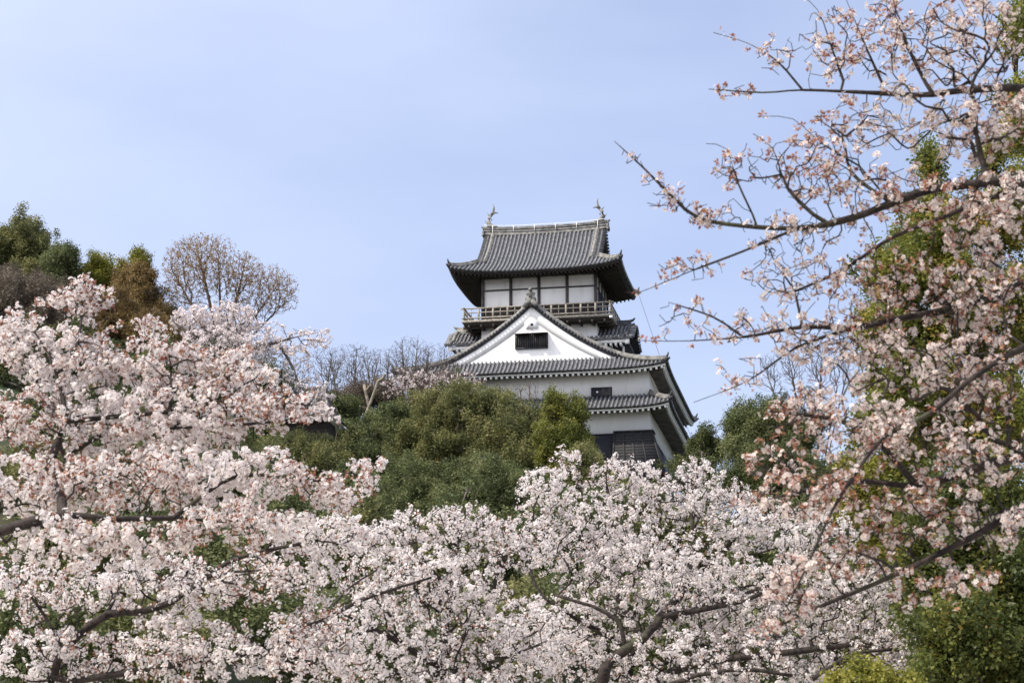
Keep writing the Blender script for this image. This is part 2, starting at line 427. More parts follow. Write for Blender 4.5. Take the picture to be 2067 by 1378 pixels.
# front gable: wall, barge board, pendant, window
xs = np.linspace(-9.0, 9.0, 61)
zt = lambda x: 4.30 + fs2(9.73 - np.abs(x)) - 0.12
b = MB()
G = np.stack([np.stack([CX + xs, np.full(61, -0.12), np.minimum(5.3, zt(xs) - .1)], -1), np.stack([CX + xs, np.full(61, -0.12), zt(xs)], -1)], 1)
b.grid(G, flip=True); gab = cb(b, 'gable_wall', M['plaster'])
b = MB(); G2 = G.copy(); G2[..., 1] = 17.9; b.grid(G2); cb(b, 'gable_wall', M['plaster'])
def band(y0, y1, w0, w1, top=0.0, m='plaster', nm='barge_board'):
    b = MB()
    for s in (-1, 1):
        x = np.linspace(0, 8.2, 40); wv = w0 + (w1 - w0) * x / 8.2
        z1 = zt(x) - top; z0_ = z1 - wv
        X = CX + s * x
        A = lambda y, z: np.stack([X, np.full(40, y), z], -1)
        G = np.stack([A(y1, z1), A(y0, z1), A(y0, z0_), A(y1, z0_)], 1)
        b.grid(G, flip=(s < 0))
    return cb(b, nm, M[m], gab)
band(-0.165, -0.11, 0.95, 0.42)
band(-0.135, -0.105, 1.02, 0.46)
b = MB()   # pendant board
px_ = [(-.46, .18), (-.46, -.20), (-.40, -.30), (-.2, -.26), (0, -.36), (.2, -.26), (.40, -.30), (.46, -.22), (.46, .18), (.22, .42), (0, .60), (-.22, .42)]
b.prism([(CX + x, 8.0 + z) for x, z in px_], -0.205, -0.1)
pen = cb(b, 'gable_pendant', M['plaster'], gab)
b = MB(); b.tube([(CX + .03, -0.245, 8.02), (CX + .03, -0.195, 8.02)], [.105, .11], 14); cb(b, 'boss', M['black'], pen)
wx0, wx1, wz0, wz1 = -9.46, -7.18, 6.30, 7.32
b = MB(); b.box(wx0, wx1, -0.20, 0.08, wz0, wz1)
gw = cb(b, 'window', M['black'], gab)
b = MB()
for a_ in [(wx0 - .04, wx1 + .04, wz0 - .07, wz0 + .03), (wx0 - .04, wx1 + .04, wz1 - .03, wz1 + .06)]: b.box(a_[0], a_[1], -0.28, -0.02, a_[2], a_[3])
for x in (wx0, (wx0 + wx1) / 2, wx1): b.box(x - .04, x + .04, -0.27, -0.02, wz0, wz1)
cb(b, 'window_frame', M['black'], gw)
b = MB()
for k in range(15):
    x = wx0 + (k + .5) * (wx1 - wx0) / 15; b.box(x - .03, x + .03, -0.26, -0.17, wz0, wz1)
cb(b, 'lattice', M['post'], gw)
for (xa_, xb_) in ((wx0, (wx0 + wx1) / 2 - .09), ((wx0 + wx1) / 2 + .09, wx1)):
    b = MB(); b.beam(((xa_ + xb_) / 2, -0.22, wz1 + .03), ((xa_ + xb_) / 2, -0.84, wz1 - .10), xb_ - xa_, 0.05)
    b.tube([(xa_ + .1, -.22, wz1 - .55), (xa_ + .1, -0.77, wz1 - .12)], 0.015, 5)
    cb(b, 'shutter', M['post'], gw)

# onigawara end tile at the gable peak with its stack
def oni(P0, sc=1.0, parent=r2, d=(0, -1)):
    e = MB(); dx, dy = d; px2, py2 = -dy, dx
    P0 = np.array(P0, float)
    def q(u, v, w): return P0 + np.array([px2 * u + dx * v, py2 * u + dy * v, w]) * sc
    e.tube([q(0, -.1, 0.05), q(0, .1, 0.05)], .30 * sc, 9)
    for s in (-1, 1):
        e.tube([q(s * .1, 0, .0), q(s * .28, .05, -.22), q(s * .42, .05, -.30)], [.18 * sc, .13 * sc, .05 * sc], 7)
        e.tube([q(s * .10, 0, .25), q(s * .2, .03, .42), q(s * .16, .03, .52)], [.09 * sc, .06 * sc, .02 * sc], 6)
    e.tube([q(0, 0, .2), q(0, 0, .48), q(0, .06, .62)], [.16 * sc, .12 * sc, .07 * sc], 7)
    e.tube([q(0, -.3, .50), q(0, .22, .60)], [.08 * sc, .1 * sc], 8)
    cb(e, 'ridge_end_tile', M['ridge'], parent, False)
zr2 = 4.30 + fs2(9.73)
oni((CX, -0.42, zr2 + 0.12), 1.35)
b = MB(); b.tube([(CX, -0.30, zr2 + .1), (CX, 1.75, zr2 + .1)], 0.24, 6); cb(b, 'ridge', M['ridge'], r2, True)
b = MB(); b.tube([(CX, 9.8, zr2 + .1), (CX, 18.3, zr2 + .1)], 0.24, 6)
cb(b, 'ridge', M['ridge'], r2, True)

# third storey, fourth storey
b = MB(); b.box(-12.60, -4.06, 3.0, 9.0, 4.8, 8.86); cb(b, 'wall', M['plaster'])
b = MB(); b.box(-12.52, -4.14, 3.07, 8.93, 9.0, 12.9); w4 = cb(b, 'wall', M['plaster'])
b = MB()
for x in (-12.52, -10.43, -8.33, -6.24, -4.14):
    b.box(x - .11, x + .11, 2.98, 3.14, 9.0, 12.95)
    b.box(x - .11, x + .11, 8.86, 9.02, 9.0, 12.95)
for y in (4.5, 6.0, 7.5, 8.94):
    for x in (-12.60, -4.14): b.box(x, x + .08, y - .11, y + .11, 9.0, 12.95)
for (za, zb_) in ((11.50, 11.62), (12.42, 12.7), (10.18, 10.32)):
    b.box(-12.6, -4.06, 3.01, 3.10, za, zb_); b.box(-12.585, -12.50, 3.1, 8.9, za, zb_); b.box(-4.16, -4.075, 3.1, 8.9, za, zb_)
cb(b, 'timber_frame', M['post'], w4)
b = MB(); b.box(-12.56, -4.10, 3.03, 8.97, 9.0, 10.18); cb(b, 'board_wall', M['wood'], w4)
b = MB(); b.box(-4.13, -4.08, 4.65, 7.35, 9.05, 11.5); b.box(-4.09, -4.04, 4.0, 4.65, 9.1, 11.45); cb(b, 'sliding_door', M['black'], w4)

# balcony with railing
b = MB(); b.box(-13.83, -2.83, 1.8, 10.2, 8.90, 9.07); bal = cb(b, 'balcony', M['wood_grey'])
b = MB()
b.box(-13.70, -2.96, 1.95, 10.05, 8.70, 8.90)
for k in range(12):
    x = -13.3 + k * 0.905
    b.box(x - .07, x + .07, 1.86, 3.0, 8.52, 8.72)
for k in range(9):
    y = 2.2 + k * 0.95
    b.box(-13.78, -12.6, y - .07, y + .07, 8.50, 8.70); b.box(-4.06, -2.88, y - .07, y + .07, 8.50, 8.70)
cb(b, 'bracket_beams', M['wood'], bal)
b = MB()
X0, X1, Y0, Y1 = -13.68, -2.95, 1.95, 10.05
def rail(z, w, h, ext):
    b.box(X0 - ext, X1 + ext, Y0 - w / 2, Y0 + w / 2, z - h / 2, z + h / 2)
    b.box(X0 - ext, X1 + ext, Y1 - w / 2, Y1 + w / 2, z - h / 2, z + h / 2)
    b.box(X0 - w / 2, X0 + w / 2, Y0 - ext, Y1 + ext, z - h / 2 + .004, z + h / 2 + .004)
    b.box(X1 - w / 2, X1 + w / 2, Y0 - ext, Y1 + ext, z - h / 2 + .004, z + h / 2 + .004)
rail(9.98, 0.09, 0.09, .25); rail(9.66, 0.07, 0.07, 0); rail(9.26, 0.11, 0.10, .18)
for k in range(11):
    x = X0 + (X1 - X0) * k / 10; w_ = .065
    for y in (Y0, Y1): b.box(x - w_, x + w_, y - .05, y + .05, 9.07, 9.94)
    if k < 10:
        x += (X1 - X0) / 20
        for y in (Y0, Y1): b.box(x - .025, x + .025, y - .025, y + .025, 9.07, 9.94)
for k in range(9):
    y = Y0 + (Y1 - Y0) * k / 8
    for x in (X0, X1): b.box(x - .05, x + .05, y - .06, y + .06, 9.07, 9.94)
cb(b, 'railing', M['wood_grey'], bal)
b = MB(); b.box(-2.99, -2.77, 1.76, 1.92, 8.76, 8.92); cb(b, 'white_beam_end', M['white'], bal); b = MB(); b.box(-7.10, -6.92, 1.76, 1.9, 8.62, 8.80); cb(b, 'white_beam_end', M['white'], bal)

# top gable ends, main ridge with fish ornaments
zrt = 12.45 + ft_(5.0)
for s in (-1, 1):
    b = MB(); ys = np.linspace(-3.2, 3.2, 21)
    x = CX + s * 4.2
    G = np.stack([np.stack([np.full(21, x), 6 + ys, np.full(21, 13.1)], -1), np.stack([np.full(21, x), 6 + ys, 12.45 + ft_(5 - np.abs(ys)) - .1], -1)], 1)
    b.grid(G)
    for sy in (-1, 1):
        y = np.linspace(0, 3.35, 20); z = 12.45 + ft_(5 - y) - .1
        A = lambda xx, zz_: np.stack([np.full(20, xx), 6 + sy * y, zz_], -1)
        b.grid(np.stack([A(x, z), A(CX + s * 4.5, z), A(CX + s * 4.5, z - .45), A(x, z - .45)], 1))
    cb(b, 'gable_wall', M['wood'], rt)
b = MB()
xr = np.linspace(-4.66, 4.66, 25); up_ = 0.16 * (np.abs(xr) / 4.66) ** 3
def strip(w, za, zb_):
    G = []
    for x, u in zip(xr, up_): G.append([(CX + x, 6 - w, zrt + za + u), (CX + x, 6 - w, zrt + zb_ + u), (CX + x, 6 + w, zrt + zb_ + u), (CX + x, 6 + w, zrt + za + u)])
    b.grid(G)
    for i in (0, -1): b.add(G[i], [np.array([[0, 1, 2, 3]])])
strip(.20, -.15, .10); strip(.24, .10, .14); strip(.19, .14, .30); strip(.24, .30, .34)
b.tube([(CX + x, 6, zrt + .40 + u) for x, u in zip(xr, up_)], 0.15, 10)
cb(b, 'ridge', M['ridge'], rt)
b = MB()
for k in range(6):
    x = CX - 4.0 + k * 1.6; u = 0.16 * (abs(x - CX) / 4.66) ** 3; t_ = .85 if k in (0, 5) else 0.5
    b.tube([(x, 5.74, zrt + .55 - t_ + u), (x, 5.74, zrt + .56 + u)], 0.022, 5)
b.tube([(CX + x, 5.78, zrt + .58 + u) for x, u in zip(xr, up_)], 0.018, 5)
cb(b, 'lightning_conductor', M['white'], rt)
for s in (-1, 1):
    oni((CX + s * 4.72, 6, zrt + 0.15), .85, rt, (s, 0))
    e = MB(); bx_, bz = CX + s * 4.25, zrt + .62
    q = lambda i, z: (bx_ - s * i * 1.15, 6.0, bz + z * 1.25)      # i: towards the middle of the ridge
    e.tube([q(.50, .02), q(.22, .0), q(-.02, .10), q(-.13, .34), q(-.06, .58), q(.08, .76)], [.10, .19, .21, .18, .13, .10], 8, flat=1.0)
    e.tube([q(.08, .76), q(.22, 1.0), q(.26, 1.25), q(.20, 1.48)], [.11, .10, .06, .015], 6)
    e.tube([q(.10, .80), q(.34, .92), q(.55, .86)], [.09, .07, .02], 6)
    e.tube([q(.02, .70), q(-.12, .80), q(-.2, .95)], [.07, .04, .01], 5)
    e.tube([q(-.12, .30), q(-.30, .36), q(-.36, .5)], [.07, .04, .01], 5)
    e.tube([q(.05, .42), q(.16, .52)], [.06, .02], 5)
    e.box(*sorted((bx_ - s * .45, bx_ + s * .3)), 5.84, 6.16, bz - .12, bz + .0)
    cb(e, 'fish_ornament', M['ridge'], rt, True)

# bow-fronted dormers on both sides of the third storey
for s in (-1, 1):
    bed, til, rdg, eav = MB(), MB(), MB(), MB()
    yc, hw = 5.0, 2.6
    prof = lambda y: 7.50 + 1.30 * (0.5 + 0.5 * np.cos(math.pi * np.clip(np.abs(y - yc) / hw, 0, 1) ** 1.05))
    ys = np.linspace(yc - hw, yc + hw, 25)
    X = lambda a: CX + s * a
    for dz in (0, -.12):
        bed.grid([[(X(a), y, prof(y) + dz) for y in ys] for a in (3.5, 6.85)])
    bed.grid([[(X(6.85), y, prof(y)), (X(6.85), y, prof(y) - .2)] for y in ys])
    bed.grid([[(X(a), y, prof(y)), (X(a), y, prof(y) - .14)] for a in (3.5, 6.85) for y in (ys[0],)])
    for a in np.arange(3.6, 6.6, 0.29): til.tube([(X(a), y, prof(y) + .035) for y in ys], 0.085, 6)
    for i in range(1, 24): til.tube([(X(6.5), ys[i], prof(ys[i]) + .05), (X(6.98), ys[i], prof(ys[i]) + .02)], 0.095, 7)
    dr = cb(bed, 'dormer_roof', M['tile_bed']); cb(til, 'roof_tiles', M['tile'], dr, True)
    rdg.tube([(X(a), y, prof(y) + .14) for a in (6.42,) for y in ys], 0.15, 6)
    rdg.box(*sorted((X(4.2), X(6.5))), yc - .22, yc + .22, 8.7, 9.22)
    rdg.tube([(X(4.2), yc, 9.25), (X(6.3), yc, 9.25), (X(6.62), yc, 9.33), (X(6.80), yc, 9.5)], [.13, .13, .10, .05], 7)
    rdg.tube([(X(6.55), yc, 9.0), (X(6.68), yc, 8.8)], [.24, .2], 8)
    cb(rdg, 'ridge', M['ridge'] if s < 0 else M['tile_bed'], dr)
    eav.box(*sorted((X(4.3), X(6.62))), 2.56, 2.66, 7.10, 7.36)
    eav.box(*sorted((X(6.35), X(6.66))), 2.52, 2.60, 6.98, 7.38)
    for a in np.arange(4.5, 6.3, 0.36): eav.box(*sorted((X(a), X(a + .15))), 2.60, 3.4, 6.94, 7.10)
    eav.box(*sorted((X(4.2), X(6.2))), 3.3, 6.7, 5.0, 6.4)
    eav.box(*sorted((X(6.05), X(6.2))), 3.31, 3.45, 6.4, 7.0)
    cb(eav, 'dormer_wall', M['plaster'], dr)
    b = MB(); b.box(*sorted((X(4.2), X(6.05))), 3.4, 6.6, 6.39, 7.5); b.box(*sorted((X(4.22), X(6.5))), 2.66, 7.3, 7.16, 7.35); cb(b, 'window', M['black'], dr)

# thin lightning cable from the top roof corner down to the lower roof
def w2(p): 
    c, s_ = math.cos(-ANG), math.sin(-ANG)
    return (O[0] + p[0] * c - p[1] * s_, O[1] + p[0] * s_ + p[1] * c, O[2] + p[2])
b = MB()
A_, B_ = np.array(w2((-1.95, 10.9, 12.95))), np.array(w2((1.75, 17.0, 1.6)))
t = np.linspace(0, 1, 24)[:, None]; Pc = A_ + (B_ - A_) * t; Pc[:, 2] -= 0.5 * np.sin(math.pi * t[:, 0])
b.tube(Pc, 0.016, 5)
tag(b.build('conductor_cable', M['metal']), 'thin grey lightning cable hanging from the top roof corner of the castle', 'cable')

# ------------------------------------------------------------------ growing trees
def grow(paths, targets, step, seed, droop=0.0, jit=0.06, bf=0.2):
    """skeleton from main limbs (paths) plus twigs that reach for the targets"""
    rng = np.random.default_rng(seed)
    mx = 60000
    X = np.zeros((mx, 3)); par = np.full(mx, -1, int); dr = np.zeros((mx, 3)); PL = np.zeros(mx); n = 0
    for k, p in enumerate(paths):
        Q = catmull(p, step * 1.5)
        if k == 0: prev = -1
        else:
            prev = int(np.argmin(((X[:n] - Q[0]) ** 2).sum(1))); Q = Q[1:] if len(Q) > 1 else Q
        for q in Q:
            X[n] = q; par[n] = prev
            dr[n] = (q - X[prev]) if prev >= 0 else (0, 0, 1)
            if prev >= 0: PL[n] = PL[prev] + np.linalg.norm(q - X[prev])
            dr[n] /= np.linalg.norm(dr[n]) + 1e-9
            prev = n; n += 1
    nmain = n
    T = np.asarray(targets)
    d0 = np.empty(len(T))
    for i, t in enumerate(T): d0[i] = ((X[:n] - t) ** 2).sum(1).min()
    T = T[np.argsort(np.sqrt(d0) * rng.uniform(0.75, 1.25, len(T)))]
    for t in T:
        if n > mx - 60: break
        dv = X[:n] - t; j = int(np.argmin(np.sqrt((dv ** 2).sum(1)) + bf * PL[:n]))
        d = t - X[j]; Ld = np.linalg.norm(d)
        if Ld < step * 0.5: continue
        k = max(1, int(round(Ld / step)))
        c1 = X[j] + dr[j] * Ld * 0.35 + np.array([0, 0, -droop * Ld])
        s = np.linspace(0, 1, k + 1)[1:, None]
        Q = (1 - s) ** 2 * X[j] + 2 * s * (1 - s) * c1 + s ** 2 * t
        if k > 1: Q[:-1] += rng.normal(0, jit * step, (k - 1, 3))
        prev = j
        for q in Q:
            X[n] = q; par[n] = prev; v = q - X[prev]; dr[n] = v / (np.linalg.norm(v) + 1e-9); PL[n] = PL[prev] + np.linalg.norm(v); prev = n; n += 1
    X = X[:n]; par = par[:n]; dr = dr[:n]
    A = np.zeros(n); kids = np.zeros(n, int)
    for i in range(n - 1, 0, -1):
        if kids[i] == 0: A[i] = 1
        if par[i] >= 0: A[par[i]] += A[i]; kids[par[i]] += 1
    return X, par, dr, A, nmain

def skin(X, par, dr, A, rt, ex, rmax, k=5, rs=None):
    """one tube wall per skeleton segment, rings shared in position so limbs run through"""
    r = np.minimum(rt * A ** ex, rmax)
    n = len(X); best = {}
    main = np.zeros(n, bool)
    big = np.full(n, -1.0); who = np.full(n, -1)
    for i in range(1, n):
        p = par[i]
        if p >= 0 and A[i] > big[p]: big[p] = A[i]; who[p] = i
    main[who[who >= 0]] = True
    idx = np.arange(n)[par >= 0]; p = par[idx]
    sd = X[idx] - X[p]; sd /= np.linalg.norm(sd, axis=1)[:, None] + 1e-9
    # smoothed direction at each node
    nd = dr.copy(); w = who >= 0; nd[w] += dr[who[w]]; nd /= np.linalg.norm(nd, axis=1)[:, None] + 1e-9
    d0 = np.where(main[idx][:, None], nd[p], sd); d1 = nd[idx]
    r0 = np.where(main[idx], np.minimum(r[p], r[idx] * 1.35 + rt), np.minimum(r[idx] * 1.15, r[p])); r1 = r[idx]
    def ring(c, d, rr):
        up = np.where(np.abs(d[:, 2:3]) > 0.95, np.array([[1.0, 0, 0]]), np.array([[0, 0.2, 1.0]]))
        a = np.cross(d, up); a /= np.linalg.norm(a, axis=1)[:, None] + 1e-9; b = np.cross(a, d)
        th = np.arange(k) / k * 2 * math.pi
        return c[:, None] + rr[:, None, None] * (np.cos(th)[None, :, None] * a[:, None] + np.sin(th)[None, :, None] * b[:, None])
    V = np.concatenate([ring(X[p], d0, r0), ring(X[idx], d1, r1)], 1).reshape(-1, 3)
    j = np.arange(k); q = np.stack([j, (j + 1) % k, k + (j + 1) % k, k + j], -1)
    F = (q[None] + (np.arange(len(idx)) * 2 * k)[:, None, None]).reshape(-1, 4)
    return V, F, r

def frames(nrm, rng):
    """random rotation frames whose z axis is nrm"""
    nrm = nrm / (np.linalg.norm(nrm, axis=1)[:, None] + 1e-9)
    t = rng.normal(size=nrm.shape); a = np.cross(nrm, t); a /= np.linalg.norm(a, axis=1)[:, None] + 1e-9
    return np.stack([a, np.cross(nrm, a), nrm], 1)      # rows: x,y,z axes

def stamp(T, F, pos, fr, sc):
    V = (np.einsum('vk,nkj->nvj', T, fr) * sc[:, None, None] + pos[:, None]).reshape(-1, 3)
    FF = [(f[None] + (np.arange(len(pos)) * len(T))[:, None, None]).reshape(-1, f.shape[1]) for f in F]
    return V, FF

def petal_template():
    V = [(0, 0, 0)]; F = []; c = [0.25]
    for k in range(5):
        a = k * 2 * math.pi / 5; e = 0.58
        V += [(0.72 * math.cos(a - e), 0.72 * math.sin(a - e), .15), (1.0 * math.cos(a), 1.0 * math.sin(a), .20), (0.72 * math.cos(a + e), 0.72 * math.sin(a + e), .15)]
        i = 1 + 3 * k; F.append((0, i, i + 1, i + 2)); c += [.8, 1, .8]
    return np.array(V), [np.array(F)], np.array(c)
PT_V, PT_F, PT_C = petal_template()
def round_petals():
    V = [(0, 0, 0)]; F = []; c = [0.05]
    for k in range(5):
        a = k * 2 * math.pi / 5
        V += [(r_ * math.cos(a + e), r_ * math.sin(a + e), .22 * r_) for r_, e in ((.50, -.50), (.88, -.44), (1.0, -.18), (.90, 0), (1.0, .18), (.88, .44), (.50, .50))]
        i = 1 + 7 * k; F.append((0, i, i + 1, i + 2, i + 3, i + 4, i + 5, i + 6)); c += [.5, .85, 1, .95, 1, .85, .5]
    return np.array(V), [np.array(F)], np.array(c)
P2_V, P2_F, P2_C = round_petals()
LF_V = np.array([(0, 0, 0), (.28, .5, .10), (0, 1, 0), (-.28, .5, .10)]); LF_F = [np.array([(0, 1, 2, 3)])]
BUD_V = np.array([(0, 0, 0), (.3, 0, .5), (-.15, .26, .5), (-.15, -.26, .5), (0, 0, 1.0)])
BUD_F = [np.array([(0, 1, 2), (0, 2, 3), (0, 3, 1), (4, 2, 1), (4, 3, 2), (4, 1, 3)])]

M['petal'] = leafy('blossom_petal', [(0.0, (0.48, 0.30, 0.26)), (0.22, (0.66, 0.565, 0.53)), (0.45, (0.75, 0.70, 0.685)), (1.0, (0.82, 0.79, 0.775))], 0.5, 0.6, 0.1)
M['petal_near'] = leafy('near_petal', [(0.0, (0.34, 0.17, 0.13)), (0.22, (0.52, 0.38, 0.34)), (0.45, (0.62, 0.54, 0.50)), (1.0, (0.71, 0.655, 0.61))], 0.35, 0.6, 0.1)
M['bud_pink'] = leafy('pink_bud', [(0.0, (0.42, 0.15, 0.13)), (0.6, (0.66, 0.36, 0.32)), (1.0, (0.82, 0.62, 0.58))], 0.25, 0.6, 0.1)
M['petal_far'] = leafy('far_petal', [(0.0, (0.60, 0.48, 0.48)), (1.0, (0.82, 0.78, 0.76))], 0.3, 0.7, 0.1)
M['bud'] = leafy('young_leaf', [(0.0, (0.17, 0.055, 0.04)), (0.5, (0.32, 0.13, 0.09)), (1.0, (0.41, 0.25, 0.13))], 0.35, 0.5, 0.2)

def blobs(spec, rng):
    """points spread through ellipsoids: (px, py, rx, ry in photo pixels, distance, depth radius, how many)"""
    out = []
    for (px, py, rx, ry, Y, rd, n) in spec:
        c = at(px, py, Y); u = rng.normal(size=(n, 3)); u /= np.linalg.norm(u, axis=1)[:, None]
        u *= rng.uniform(0, 1, (n, 1)) ** (1 / 2.6)
        out.append(c + u * np.array([rx * Y / FPX, rd, ry * Y / FPX]))
    return np.vstack(out)

def L3(pts): return [at(*p) for p in pts]

def cherry(label, base, limbs, spec, seed, step=0.16, rt=0.0026, ex=0.47, rmax=0.22, spacing=0.055, thr=5, fl=6, fs=0.0175, pomp=0.045,
           open_=0.9, leaf=1.0, drop=0.0, group=None, leaf_len=0.035, petal='petal', bark='bark', cat='cherry tree', gap=0.0, droop=0.0, bf=0.15, openf=None, buds=0.0, fine=False, cores=()):
    rng = np.random.default_rng(seed)
    t = empty('cherry_tree', tuple(base)); tag(t, label, cat, group)
    b0 = np.asarray(base, float)
    T = blobs(spec, rng)
    X, par, dr, A, nm = grow(limbs, T, step, seed, droop, 0.05, bf)
    V, F, r = skin(X, par, dr, A, rt, ex, rmax, 6)
    k = (V.shape[0] // 12)
    thick = np.repeat(A[np.arange(len(X))[par >= 0]] > 14, 12)
    fth = thick[::12]
    Fq = F.reshape(-1, 6, 4)
    def sub(mask, nm_):
        if not mask.any(): return
        f = Fq[mask]; ids = np.unique(f); mp = np.full(V.shape[0], -1); mp[ids] = np.arange(len(ids))
        mesh_from(nm_, V[ids] - b0, [mp[f].reshape(-1, 4)], M[bark], t, smooth=True)
    if petal == 'petal_far': sub(fth | True, 'trunk')
    else: sub(fth, 'trunk'); sub(~fth, 'twigs')
    for pts, ra, rb in cores:
        Q = catmull(L3(pts), step); rr = .82 * np.linspace(ra, rb, len(Q)) * (1 + .08 * np.sin(np.arange(len(Q)) * 1.7 + seed))
        Q[1:-1] += rng.normal(0, ra * .12, (len(Q) - 2, 3))
        m_ = MB(); m_.tube(Q, rr, 9); m_.build('limb', M[bark], t, tuple(-b0), True)
    # blossom clusters along the thin shoots
    idx = np.arange(len(X))[(par >= 0) & (A <= thr)]
    if gap:   # bare or poorer shoots here and there
        v = np.sin(X[idx] @ np.array([2.3, 1.1, 1.7]) + seed) + np.sin(X[idx] @ np.array([-1.3, 2.7, 3.1]) + 2 * seed)
        idx = idx[v > -2 + 2 * gap * 1.0]
    seg = X[idx] - X[par[idx]]; Ls = np.linalg.norm(seg, axis=1)
    m = rng.poisson(Ls / spacing); rep = np.repeat(np.arange(len(idx)), m)
    cpos = X[par[idx]][rep] + seg[rep] * rng.uniform(0, 1, (len(rep), 1))
    off = rng.normal(size=cpos.shape); off[:, 2] += 0.35; off /= np.linalg.norm(off, axis=1)[:, None]
    cpos = cpos + off * pomp * 0.7
    nc = len(cpos)
    mood = np.clip(0.5 + 0.45 * np.sin(cpos @ np.array([2.7, .9, 3.1]) + seed * 1.3) + 0.35 * np.sin(cpos @ np.array([-5.1, 1.9, 4.3]) + seed), 0, 1)        # shoots differ in how far they are out
    of = openf(cpos) if openf else np.ones(nc)
    nf = rng.poisson(np.clip(of * fl * open_ * rng.uniform(0.45, 1.4, nc) * (0.7 + .5 * mood), 0.2, 30))
    rep = np.repeat(np.arange(nc), nf)
    u = rng.normal(size=(len(rep), 3)); u /= np.linalg.norm(u, axis=1)[:, None]
    pos = cpos[rep] + u * pomp * rng.uniform(0.55, 1.1, (len(rep), 1))
    nrm = u + rng.normal(0, .25, u.shape) + off[rep] * 0.3
    fr = frames(nrm, rng); sc = fs * rng.uniform(0.75, 1.15, len(rep))
    tv, tf, tcc = (P2_V, P2_F, P2_C) if fine else (PT_V, PT_F, PT_C)
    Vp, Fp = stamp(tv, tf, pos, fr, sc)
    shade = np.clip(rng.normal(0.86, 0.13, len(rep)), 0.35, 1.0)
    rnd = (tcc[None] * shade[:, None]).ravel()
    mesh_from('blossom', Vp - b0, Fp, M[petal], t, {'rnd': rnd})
    # reddish young leaves and buds
    if leaf > 0:
        nl = rng.poisson(np.clip(leaf / of ** .95 * 2.6 * (1.5 - 1.25 * mood) * rng.uniform(0.1, 1.9, nc), 0, 12)); rep = np.repeat(np.arange(nc), nl)
        u = rng.normal(size=(len(rep), 3)); u /= np.linalg.norm(u, axis=1)[:, None]
        up = u + off[rep] * .8; up /= np.linalg.norm(up, axis=1)[:, None]
        a = np.cross(up, rng.normal(size=up.shape)); a /= np.linalg.norm(a, axis=1)[:, None]
        fr = np.stack([a, up, np.cross(a, up)], 1)
        V1, F1 = stamp(LF_V, LF_F, cpos[rep] + up * pomp * .35, fr, leaf_len * rng.uniform(.5, 1.2, len(rep)))
        mesh_from('young_leaves', V1 - b0, F1, M['bud'], t, {'rnd': np.repeat(rng.uniform(0, 1, len(rep)), 4)})
    if buds:
        nb = rng.poisson(np.clip(buds / of ** .7 * rng.uniform(0, 2, nc), 0, 9)); rep = np.repeat(np.arange(nc), nb)
        u = rng.normal(size=(len(rep), 3)) + off[rep]; u /= np.linalg.norm(u, axis=1)[:, None]
        V1, F1 = stamp(BUD_V * [.55, .55, 1], BUD_F, cpos[rep] + u * pomp * .5, frames(u, rng), pomp * .5 * rng.uniform(.7, 1.2, len(rep)))
        mesh_from('buds', V1 - b0, F1, M['bud_pink'], t, {'rnd': np.repeat(rng.uniform(0, 1, len(rep)), 5)})
    return t, nc

